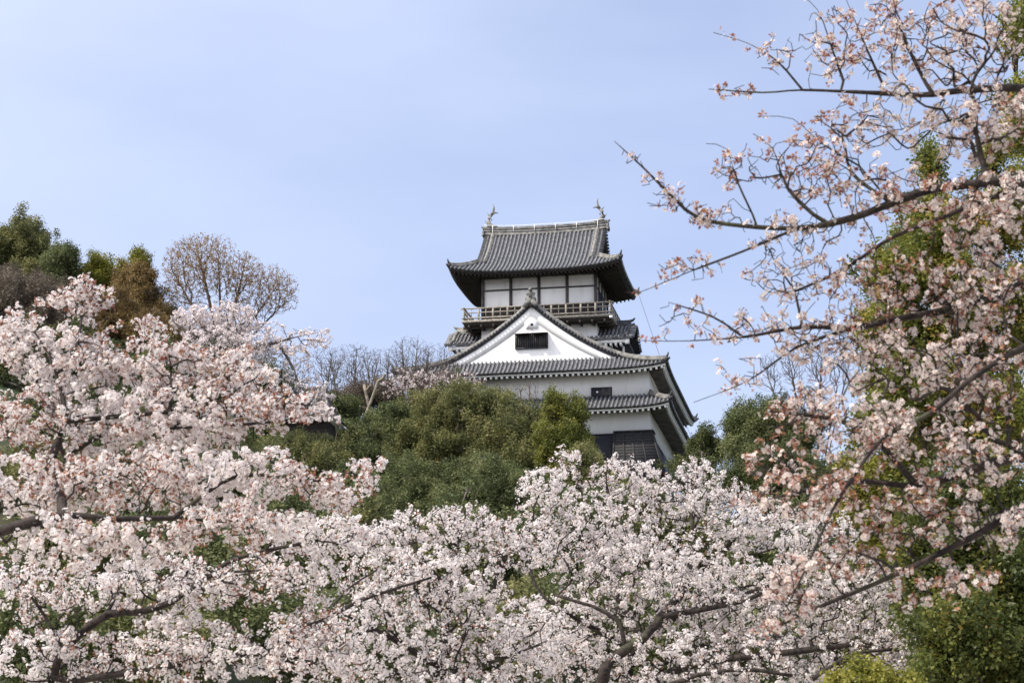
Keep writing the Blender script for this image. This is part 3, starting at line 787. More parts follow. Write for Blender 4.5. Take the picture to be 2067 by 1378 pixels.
def foliage(label, spec, seed, mat, leaf=0.16, dens=1.0, clump=0.75, name='evergreen_tree', cat='tree', group=None, base=None, bark='bark_far', trunk_r=0.22, flat=0.5, up=0.35, nclump=None, hang=0.0, kind_part='crown'):
    """broadleaf crown: clumps over the surface of each lobe, each clump a shell of leaves"""
    rng = np.random.default_rng(seed)
    P, Rr = [], []
    cen = np.array([at(s[0], s[1], s[4]) for s in spec])
    for i, (px, py, rx, ry, Y, rd) in enumerate(spec):
        rad = np.array([rx * Y / FPX, rd, ry * Y / FPX])
        n = nclump or max(8, int(1.9 * (4 * math.pi * (rad[0] * rad[1] * rad[2]) ** (2 / 3)) / (clump ** 2 * 2.2)))
        u = rng.normal(size=(n, 3)); u /= np.linalg.norm(u, axis=1)[:, None]
        wob = 1 + .16 * np.sin(u @ np.array([5., 3, 4]) + seed + i) + .10 * np.sin(u @ np.array([-7., 6, 9]) + 2 * seed)
        q = cen[i] + u * rad * np.where(rng.uniform(0, 1, (n, 1)) < .14, rng.uniform(1.05, 1.28, (n, 1)), rng.uniform(0.55, 1.05, (n, 1))) * wob[:, None]
        P.append(q); Rr.append(clump * rng.uniform(0.4, 1.15, n))
    P = np.vstack(P); Rr = np.concatenate(Rr)
    if base is None:
        c = cen.mean(0); base = (c[0], c[1], float(terrain(c[0], c[1])) - 0.2)
    b0 = np.asarray(base, float)
    keep = P[:, 2] > terrain(P[:, 0], P[:, 1]) - 0.2
    P, Rr = P[keep], Rr[keep]
    t = empty(name, tuple(base)); tag(t, label, cat, group)
    top = cen.mean(0)
    trunk = [b0, b0 + (top - b0) * .5 + rng.normal(0, .15, 3), top]
    X, par, dr, A, nm = grow([trunk], P, max(0.35, clump * .6), seed)
    V, F, r = skin(X, par, dr, A, 0.018, 0.5, trunk_r, 5)
    mesh_from('trunk', V - b0, [F], M[bark], t, smooth=True)
    n = np.maximum(6, (dens * 4 * math.pi * Rr ** 2 / (leaf ** 2 * 0.55)).astype(int)); rep = np.repeat(np.arange(len(P)), n)
    u = rng.normal(size=(len(rep), 3)); u[:, 2] += up; u /= np.linalg.norm(u, axis=1)[:, None]
    pos = P[rep] + u * Rr[rep][:, None] * np.array([.85, .85, 1.1]) * rng.uniform(0.3, 1.2, (len(rep), 1)) + rng.normal(0, leaf * .6, u.shape)
    nrm = u * flat + rng.normal(0, .55, u.shape) + [0, 0, .35]
    fr = frames(nrm, rng)
    sc = leaf * rng.uniform(.6, 1.25, len(rep))
    Vl, Fl = stamp(LF_V - [0, .5, 0], LF_F, pos, fr, sc)
    cv = rng.uniform(0, 1, len(P))
    c = np.clip(0.48 + 0.6 * (cv[rep] - .5) + 0.5 * (rng.uniform(0, 1, len(rep)) - .5), 0, 1)
    mesh_from(kind_part, Vl - b0, Fl, M[mat], t, {'rnd': np.repeat(c, 4)})
    return t

def bare_tree(label, base, limbs, spec, seed, step=0.45, rt=0.016, ex=0.48, rmax=0.25, bark='bark_far', buds=0, bud_mat=None, bud_len=0.1, name='bare_tree', cat='bare tree', group=None, bf=.55):
    rng = np.random.default_rng(seed)
    t = empty(name, tuple(base)); tag(t, label, cat, group); b0 = np.asarray(base, float)
    T = blobs(spec, rng)
    X, par, dr, A, nm = grow(limbs, T, step, seed, 0.0, 0.055, bf)
    V, F, r = skin(X, par, dr, A, rt, ex, rmax, 4)
    mesh_from('trunk', V - b0, [F], M[bark], t, smooth=True)
    if buds:
        idx = np.arange(len(X))[(par >= 0) & (A <= 3)]
        rep = np.repeat(idx, rng.poisson(buds, len(idx)))
        pos = X[rep] + (X[par[rep]] - X[rep]) * rng.uniform(0, 1, (len(rep), 1)) + rng.normal(0, bud_len * .6, (len(rep), 3))
        Vl, Fl = stamp(LF_V - [0, .5, 0], LF_F, pos, frames(rng.normal(size=pos.shape) + [0, 0, .5], rng), bud_len * rng.uniform(.6, 1.3, len(rep)))
        mesh_from('young_leaves', Vl - b0, Fl, M[bud_mat], t, {'rnd': np.repeat(rng.uniform(0, 1, len(rep)), 4)})
    return t
def gz(px, py, Y, dz=-0.1):
    p = at(px, py, Y); return (p[0], p[1], float(terrain(p[0], p[1])) + dz)

M['leaf_olive'] = leafy('olive_leaf', [(0.0, (0.060, 0.070, 0.028)), (0.5, (0.14, 0.148, 0.055)), (1.0, (0.27, 0.25, 0.10))], 0.4)
M['leaf_green'] = leafy('green_leaf', [(0.0, (0.050, 0.066, 0.028)), (0.5, (0.112, 0.134, 0.052)), (1.0, (0.23, 0.235, 0.10))], 0.4)
M['leaf_dark'] = leafy('dark_leaf', [(0.0, (0.035, 0.048, 0.020)), (0.5, (0.080, 0.098, 0.034)), (1.0, (0.19, 0.19, 0.07))], 0.35)
M['leaf_yellow'] = leafy('yellow_green_leaf', [(0.0, (0.09, 0.105, 0.015)), (0.5, (0.19, 0.19, 0.03)), (1.0, (0.34, 0.30, 0.07))], 0.4)
M['leaf_lime'] = leafy('lime_leaf', [(0.0, (0.055, 0.072, 0.016)), (0.5, (0.135, 0.150, 0.032)), (1.0, (0.27, 0.25, 0.06))], 0.4)
M['leaf_brown'] = leafy('brown_leaf', [(0.0, (0.075, 0.052, 0.022)), (0.5, (0.17, 0.115, 0.045)), (1.0, (0.28, 0.20, 0.08))], 0.35)
M['leaf_thicket'] = leafy('thicket_leaf', [(0.0, (0.07, 0.056, 0.042)), (0.5, (0.13, 0.105, 0.08)), (1.0, (0.20, 0.165, 0.125))], 0.25)
M['bud_orange'] = leafy('orange_bud', [(0.0, (0.20, 0.11, 0.04)), (0.5, (0.34, 0.205, 0.07)), (1.0, (0.45, 0.31, 0.12))], 0.3)
M['leaf_deep'] = leafy('deep_green_leaf', [(0.0, (0.035, 0.05, 0.012)), (0.5, (0.085, 0.105, 0.024)), (0.85, (0.17, 0.17, 0.035)), (1.0, (0.33, 0.20, 0.06))], 0.42, 0.45, 0.3)
M['leaf_near'] = leafy('near_leaf', [(0.0, (0.06, 0.08, 0.015)), (0.5, (0.15, 0.165, 0.032)), (0.78, (0.29, 0.265, 0.05)), (1.0, (0.46, 0.28, 0.09))], 0.5, 0.45, 0.3)

# ------------------------------------------------------------------ evergreens and bushes on the castle hill
hill = 'evergreen trees and bushes on the castle hill'
F_ = foliage
F_('wide olive green tree directly left of the castle, tallest of the bushes on the slope', [(930, 855, 95, 78, 112, 2.6), (860, 900, 60, 55, 111, 2.0), (985, 835, 60, 50, 113, 2.0), (900, 930, 90, 50, 110, 2.2)], 11, 'leaf_olive', 0.13, group=hill, clump=.46)
F_('olive bush tree in front of the left end of the castle roof', [(1055, 885, 75, 68, 110, 2.2), (1080, 930, 80, 50, 108, 2.0), (1010, 930, 60, 60, 109, 2.0)], 12, 'leaf_olive', 0.13, group=hill, clump=.46)
F_('bright yellow-green two-topped tree standing against the white castle wall', [(1118, 824, 22, 36, 104, 1.0), (1161, 838, 23, 32, 104, 1.0), (1140, 885, 48, 36, 104, 1.6), (1112, 905, 36, 50, 104, 1.4), (1160, 930, 42, 40, 104, 1.8), (1150, 970, 50, 40, 104, 1.8)], 13, 'leaf_lime', 0.12, group=hill, clump=.36)
F_('dark green bush tree below the bare trees, between the pruned trunk and the olive tree', [(800, 868, 62, 48, 117, 2.2), (770, 905, 60, 52, 116, 2.0), (835, 925, 55, 60, 115, 2.0), (748, 876, 40, 32, 116, 1.4)], 14, 'leaf_green', 0.14, group=hill, clump=.46)
F_('green bush left of the pruned trunk, above the low brownish bush', [(700, 895, 48, 48, 112, 1.9), (735, 940, 62, 45, 111, 2.0), (670, 935, 45, 45, 112, 1.8)], 15, 'leaf_green', 0.13, group=hill, clump=.42)
F_('low brownish green bush below the small dark turret', [(590, 920, 70, 38, 98, 1.8), (650, 915, 46, 34, 99, 1.4), (530, 945, 60, 45, 97, 1.8), (640, 955, 60, 45, 97, 1.8)], 16, 'leaf_olive', 0.12, group=hill, clump=.40)
F_('round dark green bush just above the middle cherry blossoms', [(830, 985, 66, 42, 92, 1.6), (790, 1020, 60, 40, 91, 1.6), (870, 1020, 60, 40, 91, 1.6)], 17, 'leaf_green', 0.11, group=hill, clump=.45)
F_('rounded green bush at the foot of the olive trees, left of the blossom spray', [(975, 968, 72, 45, 93, 1.8), (1020, 1000, 70, 45, 92, 1.8), (930, 1010, 55, 40, 92, 1.6)], 18, 'leaf_green', 0.11, group=hill, clump=.45)
F_('dark shrub between the castle bay and the blossoms below it', [(1175, 950, 45, 50, 98, 1.6), (1215, 1000, 80, 45, 97, 1.8)], 19, 'leaf_olive', 0.12, group=hill, clump=.40)
F_('green bush low on the slope under the reddish blossom spray', [(700, 1000, 70, 45, 88, 1.7), (740, 1040, 70, 45, 87, 1.7)], 20, 'leaf_green', 0.11, group=hill, clump=.40)
low = 'dim green bushes seen through gaps in the cherry blossoms'
for k, (px, py, Y) in enumerate([(60, 960, 80), (260, 930, 78), (430, 960, 82), (130, 1110, 66), (330, 1120, 64), (560, 1090, 68), (760, 1130, 66), (950, 1090, 70), (1150, 1080, 72), (1350, 1070, 75), (1560, 1110, 68),
                                 (60, 1280, 52), (280, 1290, 52), (520, 1260, 54), (760, 1290, 52), (1000, 1270, 54), (1240, 1260, 54), (1470, 1270, 54), (1700, 1240, 56)]):
    F_('green bush glimpsed through gaps in the lower cherry blossoms', [(px, py, 120, 85, Y, 1.6), (px + 60, py + 40, 90, 60, Y - 1, 1.4)], 30 + k, 'leaf_olive' if k % 3 == 0 else 'leaf_green', 0.13, group=low, clump=.6, name='bush', cat='bush', dens=.8)

# left ridge
F_('tall dark broadleaf evergreen at the left edge of the photo', [(45, 500, 52, 58, 126, 2.4), (85, 520, 38, 45, 126, 1.8), (15, 530, 50, 60, 126, 2.2), (70, 560, 55, 45, 125, 2.0)], 51, 'leaf_olive', 0.14, clump=.55)
F_('small round evergreen right of the tall dark one on the left ridge', [(126, 528, 32, 32, 123, 1.5), (130, 570, 36, 40, 123, 1.5)], 52, 'leaf_green', 0.13, clump=.42)
F_('small green tree with tufted top between the round evergreen and the brown pointed one', [(200, 542, 26, 22, 124, 1.2), (185, 570, 36, 30, 124, 1.4), (212, 580, 32, 36, 124, 1.3)], 53, 'leaf_yellow', 0.14, clump=.4)
F_('pointed tree with green top and brown sides left of the budding tree', [(284, 535, 22, 28, 121, 1.0), (250, 545, 14, 16, 122, .8)], 54, 'leaf_yellow', 0.13, clump=.35)
F_('brown autumn-coloured tree under the pointed green top', [(285, 590, 42, 48, 119, 1.5), (255, 580, 30, 34, 120, 1.2), (315, 640, 40, 38, 119, 1.5)], 55, 'leaf_brown', 0.12, clump=.42, dens=.8)
F_('dark brown thicket on the left ridge below the pointed tree', [(230, 650, 75, 50, 116, 2.2), (310, 680, 60, 35, 115, 2.0), (170, 640, 50, 40, 117, 1.6), (350, 690, 40, 35, 114, 1.6)], 56, 'leaf_brown', 0.12, clump=.55, name='thicket', cat='thicket')
F_('grey brown leafless thicket under the tall dark evergreen at the left edge', [(60, 610, 75, 50, 117, 2.2), (0, 600, 50, 55, 117, 2.0), (120, 640, 60, 45, 116, 2.0)], 57, 'leaf_thicket', 0.10, clump=.6, name='thicket', cat='thicket', dens=.7)
F_('dark evergreen understorey low on the left slope behind the blossom tree', [(110, 730, 130, 60, 106, 2.4), (300, 760, 110, 50, 104, 2.2), (480, 800, 110, 50, 103, 2.0), (430, 730, 80, 40, 108, 2), (10, 790, 110, 60, 100, 2), (180, 830, 120, 50, 98, 2), (10, 880, 100, 50, 92, 1.8)], 58, 'leaf_dark', 0.15, clump=.65)
F_('dark green bush around the small turret roof', [(690, 845, 40, 42, 113, 1.5), (560, 840, 60, 40, 108, 1.5), (520, 870, 60, 40, 105, 1.5)], 59, 'leaf_dark', 0.13, clump=.45, name='bush', cat='bush')
F_('low brownish scrub behind the pruned trunk under the bare trees', [(700, 815, 60, 22, 127, 1.5), (800, 808, 80, 26, 128, 1.6), (880, 790, 60, 30, 128, 1.5), (760, 795, 60, 24, 128, 1.5)], 60, 'leaf_thicket', 0.10, clump=.45, name='thicket', cat='thicket', dens=.7)

# right of the castle
F_('dense rounded evergreen right of the castle, under the bare spreading tree', [(1545, 868, 68, 62, 128, 2.6), (1505, 885, 40, 48, 127, 1.8), (1600, 880, 56, 56, 127, 2.2), (1545, 930, 75, 40, 126, 2.2)], 71, 'leaf_green', 0.15, clump=.6)
F_('small dark tree in the gap between the castle roof corner and the rounded evergreen', [(1425, 888, 24, 20, 130, 1.1), (1408, 905, 22, 20, 130, 1.0), (1440, 912, 22, 24, 130, 1.0), (1400, 960, 50, 40, 126, 1.6)], 72, 'leaf_dark', 0.14, clump=.4)
F_('greyish dark evergreen low behind the right blossoms', [(1600, 965, 110, 48, 100, 2.2), (1690, 1000, 80, 60, 98, 2.0), (1500, 985, 50, 36, 100, 1.6)], 73, 'leaf_dark', 0.11, clump=.5)
F_('tall leafy evergreen rising behind the near branches at the right edge', [(2060, 50, 28, 60, 33, .6), (2065, 230, 30, 80, 33, .7), (2000, 330, 22, 40, 33, .5), (2035, 430, 70, 70, 33, 1.0), (1880, 330, 16, 30, 33, .3), (1880, 470, 70, 75, 33, 1.0), (1810, 560, 62, 70, 33, .9),
     (1900, 620, 95, 90, 33, 1.2), (1790, 660, 50, 60, 33, .8), (2020, 640, 100, 100, 33, 1.4), (1850, 780, 90, 80, 33, 1.2), (1980, 850, 120, 100, 33, 1.4), (1790, 850, 60, 50, 33, .8)], 74, 'leaf_near', 0.075, base=gz(2020, 1300, 33), clump=.26, bark='bark', trunk_r=.2, up=.2)
F_('dark green evergreen filling the lower right corner behind the blossoms', [(1960, 1040, 160, 90, 30, 1.4), (1905, 1130, 80, 75, 29, 1.0), (1990, 1200, 140, 110, 29, 1.3), (1960, 1320, 110, 90, 28, 1.0), (2060, 1360, 90, 90, 28, 1)], 75, 'leaf_deep', 0.08, base=gz(1990, 1400, 29, 0), clump=.25, bark='bark', trunk_r=.15, up=.2)
F_('bright yellow-green tree between the near branches and the dark lower right evergreen', [(1780, 960, 80, 45, 38, .9), (1850, 930, 60, 40, 38, .8), (1740, 1020, 60, 40, 38, .8), (1820, 1010, 90, 40, 38, .9), (1790, 1090, 60, 50, 38, .9)], 76, 'leaf_yellow', 0.075, base=gz(1760, 1300, 38), clump=.26, bark='bark', trunk_r=.07)
F_('yellow brown young-leaved shrub at the bottom edge right of centre', [(1760, 1390, 60, 42, 20, .4), (1700, 1410, 40, 40, 20, .35), (1830, 1410, 40, 36, 20, .35)], 77, 'leaf_yellow', 0.05, base=gz(1760, 1500, 20, 0), clump=.13, bark='bark', trunk_r=.06, name='shrub', cat='shrub')

# ------------------------------------------------------------------ bare and budding trees on the ridge
def fan(b, tips, mid=0.45, lift=0.0):
    b = np.asarray(b, float); out = []
    k0 = b + np.array([0, 0, 1.2])
    for i, tp in enumerate(tips):
        tp = np.asarray(tp, float); m = k0 + (tp - k0) * mid; m[:2] = k0[:2] + (tp - k0)[:2] * mid * .75
        out.append([b, k0, m, tp] if i == 0 else [k0, m, tp])
    return out
b = gz(450, 690, 120)
bare_tree('wide budding tree with orange-brown new leaves on the left ridge', b, fan(b, [at(395, 490, 120), at(345, 540, 119), at(440, 500, 121), at(500, 510, 120), at(570, 560, 119), at(575, 610, 121)]),
          [(400, 530, 75, 62, 120, 2.2, 1800), (375, 590, 50, 40, 120, 1.8, 468), (495, 560, 45, 58, 120, 1.8, 936), (548, 580, 48, 50, 120, 1.6, 828), (500, 620, 90, 22, 120, 1.6, 432), (440, 500, 40, 30, 120, 1.6, 160), (455, 560, 60, 50, 120, 2, 300), (582, 590, 26, 44, 120, 1.2, 220), (345, 560, 26, 50, 120, 1.2, 200)], 81,
          0.32, 0.0075, .42, .2, 'bark_tan', 3.4, 'bud_orange', .105, 'budding_tree', 'tree', bf=.36)
bt = 'leafless trees on the ridge left of the castle'
for k, (bx, lab, tips, sp_) in enumerate([
    (640, 'leftmost leafless grey tree on the ridge, beside the white cherry', [(610, 730), (660, 700), (690, 740)], [(655, 740, 40, 42, 129, 1.6, 684)]),
    (705, 'many-stemmed leafless tree left of the pruned trunk', [(680, 700), (715, 690), (745, 705)], [(712, 735, 42, 45, 131, 1.6, 828)]),
    (770, 'leafless tree right behind the pruned trunk', [(750, 700), (780, 705), (805, 720)], [(775, 740, 38, 42, 130, 1.5, 756)]),
    (820, 'tallest slender leafless tree on the ridge left of the castle', [(815, 690), (835, 675), (850, 700)], [(828, 722, 30, 48, 132, 1.5, 756)]),
    (875, 'leafless tree nearest to the left castle roof', [(865, 700), (890, 690), (905, 710)], [(880, 730, 32, 40, 131, 1.5, 684)])]):
    b = gz(bx, 830, sp_[0][4]); Yb = sp_[0][4]
    q_ = sp_[0]
    bare_tree(lab, b, fan(b, [at(x + (x - bx) * .6, y, Yb) for x, y in tips], .35), [(q_[0], q_[1] + 8, q_[2] + 24, q_[3] + 8, Yb, 2.0, int(q_[6] * 2.1)), (bx, 790, 60, 26, Yb, 1.8, 300)], 90 + k, 0.34, 0.0075, .42, .13, 'bark_far', group=bt, bf=.28)
b = gz(1640, 900, 138)
bare_tree('leafless tree with wide twisting crown right of the castle', b, fan(b, [at(1545, 745, 138), at(1590, 705, 138), at(1660, 695, 138), at(1715, 730, 138), at(1690, 780, 138)], .5),
          [(1600, 735, 70, 42, 138, 2.2, 594), (1680, 740, 55, 45, 138, 2.0, 504), (1560, 770, 45, 20, 138, 1.5, 81)], 97, 0.38, 0.010, .40, .3, 'bark_far')
b = gz(1060, 850, 116)
bare_tree('thin sparse sapling in front of the castle wall, left of the yellow-green tree', b, fan(b, [at(1050, 775, 116), at(1070, 765, 116), at(1085, 790, 116)], .4), [(1062, 790, 28, 26, 116, 1, 60)], 98, 0.35, 0.010, .5, .06, 'bark_brown', .9, 'leaf_yellow', .11, 'sapling', 'sapling')
# pruned trunk with cut limbs
b0 = gz(748, 850, 119); pt = empty('pruned_tree', b0); tag(pt, 'pale pruned tree trunk with sawn-off forked limbs below the bare trees', 'pruned tree')
p = MB(); Q = lambda x, y, dz=0: at(x, y, 119 + dz)
p.tube(catmull([np.array(b0), Q(750, 860), Q(747, 830), Q(742, 808), Q(738, 790), Q(735, 776)], .3), np.linspace(.15, .09, len(catmull([np.array(b0), Q(750, 860), Q(747, 830), Q(742, 808), Q(738, 790), Q(735, 776)], .3))), 8)
p.tube(catmull([Q(737, 840, -.3), Q(748, 812, -.3), Q(756, 790, -.4), Q(764, 768, -.5), Q(772, 764, -.6), Q(778, 755, -.7)], .2), .09, 8)
p.tube([Q(740, 788), Q(745, 780), Q(750, 777)], [.08, .07, .06], 7); p.tube([Q(742, 824), Q(727, 820), Q(716, 812)], [.07, .05, .04], 7)
q = p.build('trunk', M['bark_pale'], pt, tuple(-np.array(b0)), True)

# small dark turret half hidden by blossoms
tb = gz(625, 880, 103, -.2); tu = empty('small_turret', tb, -R(8)); tag(tu, 'small dark tiled turret half hidden behind the blossoms and bushes on the left slope', 'turret')
zt_ = at(625, 856, 103)[2] - tb[2]; zp = at(608, 784, 103)[2] - tb[2]
p = MB(); p.box(-1.15, 1.15, -1, 1, 0, zt_); p.build('wall', M['wood'], tu)
p = MB()
for s in (-1, 1):
    G = [[(x * (1 - 0.0), s * 1.55 * (1 - t), zt_ + .1 + (zp - zt_) * (t ** 1.35)) for x in np.linspace(-1.7 + 1.0 * t, 1.7 - 1.0 * t, 12)] for t in np.linspace(0, 1, 8)]
    p.grid(G)
    G = [[(s * (1.7 - 1.0 * t), y, zt_ + .1 + (zp - zt_) * (t ** 1.35)) for y in np.linspace(-1.55 * (1 - t), 1.55 * (1 - t), 8)] for t in np.linspace(0, 1, 8)]
    p.grid(G)
ro = p.build('roof', M['wood'], tu)
p = MB()
for s in (-1, 1):
    for x in np.linspace(-1.6, 1.6, 14): p.box(x - .05, x + .05, *sorted((s * 1.0, s * 1.5)), zt_ - .06, zt_ + .06)
p.box(-1.6, 1.6, -1.45, 1.45, zt_ + .06, zt_ + .1)
p.build('rafters', M['plaster'], ro)

# ------------------------------------------------------------------ cherry trees
def L3(pts): return [at(*p) for p in pts]
NC = []
# on the slope, far
b = gz(470, 800, 98)
NC.append(cherry('white flowering cherry on the slope below the budding tree', b, [[b, at(470, 740, 98), at(480, 680, 98)], L3([(475, 720, 98), (560, 690, 98), (640, 670, 99)]), L3([(475, 720, 98), (400, 680, 97), (350, 650, 97)]), L3([(560, 690, 98), (590, 740, 98), (610, 800, 98)])],
  [(400, 650, 62, 34, 98, 2.0, 460), (470, 645, 60, 36, 98, 2.0, 520), (450, 700, 110, 40, 97, 2.2, 620), (545, 690, 50, 45, 98, 1.8, 170), (600, 700, 55, 45, 98, 1.6, 75), (650, 685, 40, 25, 98, 1.2, 28), (600, 770, 55, 45, 98, 1.5, 80), (640, 800, 40, 30, 98, 1.5, 40)],
  201, .35, .010, .5, .22, .13, 4, 6, .050, .10, 1, 0.0, petal='petal_far', bark='bark_far'))
b = gz(905, 850, 125)
NC.append(cherry('thinly flowering grey-pink cherry beside the left end of the castle roof', b, [[b, at(905, 800, 125), at(915, 760, 125)], L3([(907, 790, 125), (860, 765, 125)])],
  [(895, 770, 60, 26, 124, 1.4, 360), (945, 772, 36, 28, 124, 1.2, 160), (850, 775, 50, 26, 124, 1.2, 260), (805, 780, 40, 26, 124, 1.2, 140), (830, 758, 50, 14, 124, 1.2, 90)], 202, .35, .010, .42, .16, .20, 5, 4, .045, .09, .8, 0.3, leaf_len=.08, petal='petal_far', bark='bark_brown'))
# middle distance
def cb_base(px, Y): p = at(px, 1378, Y); return np.array([p[0], p[1], 0.0])
b = cb_base(1250, 31)
NC.append(cherry('broad full cherry tree filling the lower centre right below the castle', b,
  [[b, at(1260, 1420, 31), at(1285, 1320, 31), at(1330, 1255, 31)], L3([(1285, 1320, 31), (1240, 1290, 31), (1150, 1240, 30.5), (1080, 1180, 30.5), (1060, 1060, 31)]), L3([(1330, 1255, 31), (1380, 1190, 31.3), (1400, 1100, 31.6), (1390, 1000, 32)]),
   L3([(1330, 1255, 31), (1440, 1220, 30.6), (1560, 1180, 30.2), (1680, 1120, 30)]), L3([(1300, 1300, 31), (1220, 1150, 32), (1180, 1020, 32.4), (1150, 920, 32.5)]), L3([(1260, 1400, 31), (1400, 1340, 30), (1560, 1320, 29.5), (1720, 1300, 29.5)]), L3([(1380, 1190, 31.3), (1480, 1090, 32), (1540, 1010, 32)])],
  [(1200, 1090, 150, 100, 31.5, 1.3, 832), (1150, 950, 45, 50, 32, .5, 112), (1260, 960, 80, 50, 32, .7, 208), (1400, 1010, 130, 65, 32, 1.0, 528), (1400, 950, 40, 35, 32, .5, 96), (1520, 1060, 110, 60, 31.5, 1.0, 416),
   (1350, 1180, 210, 110, 31, 1.5, 1120), (1560, 1220, 190, 110, 30.5, 1.3, 960), (1150, 1290, 150, 100, 31, 1.3, 608), (1450, 1350, 240, 90, 30, 1.3, 960), (1700, 1330, 120, 90, 30, 1.0, 416), (1730, 1200, 100, 90, 30, 1.0, 420), (1790, 1320, 70, 80, 29.6, .8, 260), (1650, 1080, 90, 60, 30.5, .9, 240), (1100, 1000, 70, 60, 31.5, .8, 176)],
  203, .18, .0038, .45, .13, .090, 6, 11, .0185, .046, 1, 0.7, cores=[([(1205, 1440, 30), (1222, 1350, 29.8), (1268, 1305, 29.8), (1300, 1285, 29.9), (1335, 1245, 30.2), (1370, 1200, 30.8)], .115, .06), ([(1335, 1245, 30.2), (1420, 1228, 29.9), (1500, 1212, 29.8), (1580, 1170, 30)], .06, .03), ([(1262, 1310, 29.8), (1245, 1250, 29.8), (1170, 1215, 29.9), (1120, 1200, 30)], .05, .025), ([(1300, 1400, 29.6), (1420, 1360, 29), (1500, 1350, 28.9), (1600, 1362, 28.9)], .05, .03), ([(1640, 1370, 29), (1720, 1320, 28.9), (1800, 1310, 28.9)], .04, .03)]))
b = cb_base(905, 27)
NC.append(cherry('cherry tree in the lower middle with low reaching branches, left of the broad one', b,
  [[b, at(900, 1430, 27), at(890, 1330, 27)], L3([(890, 1350, 27), (760, 1270, 26.6), (650, 1230, 26.3), (560, 1270, 26)]), L3([(890, 1330, 27), (910, 1200, 27.4), (925, 1080, 27.6), (920, 1010, 27.6)]), L3([(890, 1330, 27), (980, 1230, 27.3), (1010, 1130, 27.6)]), L3([(890, 1360, 27), (1010, 1330, 26.6), (1110, 1290, 26.4)]), L3([(910, 1200, 27.4), (850, 1120, 27.6), (800, 1060, 27.8)])],
  [(900, 1060, 130, 45, 27.5, .8, 416), (1010, 1100, 110, 60, 27.5, .8, 368), (860, 1180, 180, 80, 27, 1.1, 832), (1000, 1290, 160, 100, 27, 1.1, 672), (760, 1300, 180, 90, 26.5, 1.0, 768), (850, 1390, 240, 50, 26.5, 1.0, 448), (760, 1100, 90, 50, 27.5, .7, 240)],
  204, .16, .0036, .45, .10, .084, 6, 10, .0180, .044, 1, .65, cores=[([(560, 1285, 25.6), (650, 1250, 25.4), (720, 1215, 25.4), (790, 1190, 25.6), (870, 1165, 26)], .045, .018), ([(650, 1250, 25.4), (700, 1190, 25.6), (760, 1150, 26)], .025, .012)]))
# left, near
b = cb_base(-330, 18)
NC.append(cherry('tall near cherry tree at the left with dark upright forked limb', b,
  [[b, at(-320, 1450, 17.8), at(-290, 1320, 17.6), at(-250, 1230, 17.5)], [at(-250, 1230, 17.5), at(-120, 1120, 17.4), at(0, 1072, 17.4), at(100, 1045, 17.4), at(160, 1040, 17.4), at(230, 1047, 17.4), at(350, 1045, 17.5), at(460, 1052, 17.6), at(560, 1040, 17.7)], L3([(125, 1043, 17.4), (122, 990, 18), (100, 945, 18.2), (118, 890, 18.4), (132, 850, 18.45), (124, 790, 18.5), (100, 720, 18.6), (70, 670, 18.8)]), L3([(120, 765, 18.5), (148, 715, 18.7), (162, 665, 18.9), (166, 610, 19.1)]), L3([(345, 860, 18.5), (343, 800, 18.5), (345, 740, 18.6), (335, 700, 18.7)]),
   L3([(120, 860, 19), (60, 740, 19.1), (20, 640, 19.2)]), L3([(100, 945, 18.8), (220, 870, 18.8), (330, 850, 18.8), (345, 740, 18.9), (335, 690, 18.9)]),
   L3([(220, 870, 18.8), (420, 860, 18.6), (560, 850, 18.4), (680, 825, 18.3)]), L3([(350, 1045, 17.5), (480, 960, 17.7), (640, 970, 17.8), (770, 930, 17.9)]), L3([(115, 860, 19), (40, 830, 19), (-60, 800, 19)])],
  [(165, 610, 50, 60, 19.1, .30, 96), (110, 610, 45, 22, 19.1, .2, 28), (200, 595, 45, 22, 19.1, .2, 28), (300, 660, 45, 35, 19, .3, 32), (30, 680, 90, 60, 19.1, .5, 176), (150, 730, 130, 70, 19, .6, 352), (340, 740, 110, 60, 18.9, .5, 256), (480, 760, 90, 60, 18.7, .5, 192),
   (120, 850, 180, 80, 18.8, .7, 480), (350, 850, 190, 80, 18.7, .7, 544), (560, 820, 100, 50, 18.4, .5, 176), (640, 835, 50, 22, 18.3, .2, 48), (70, 980, 160, 70, 18.2, .6, 304), (300, 970, 190, 70, 18, .7, 432), (520, 960, 120, 55, 17.8, .5, 208), (680, 990, 80, 45, 17.9, .4, 128), (740, 950, 45, 26, 17.9, .2, 38),
   (200, 1090, 220, 60, 17.6, .7, 320), (480, 1060, 160, 50, 17.6, .5, 240)],
  205, .11, .0023, .43, .050, .070, 6, 10, .0180, .046, 1, 2.5, gap=.07, fine=True))
b = cb_base(95, 22.5)
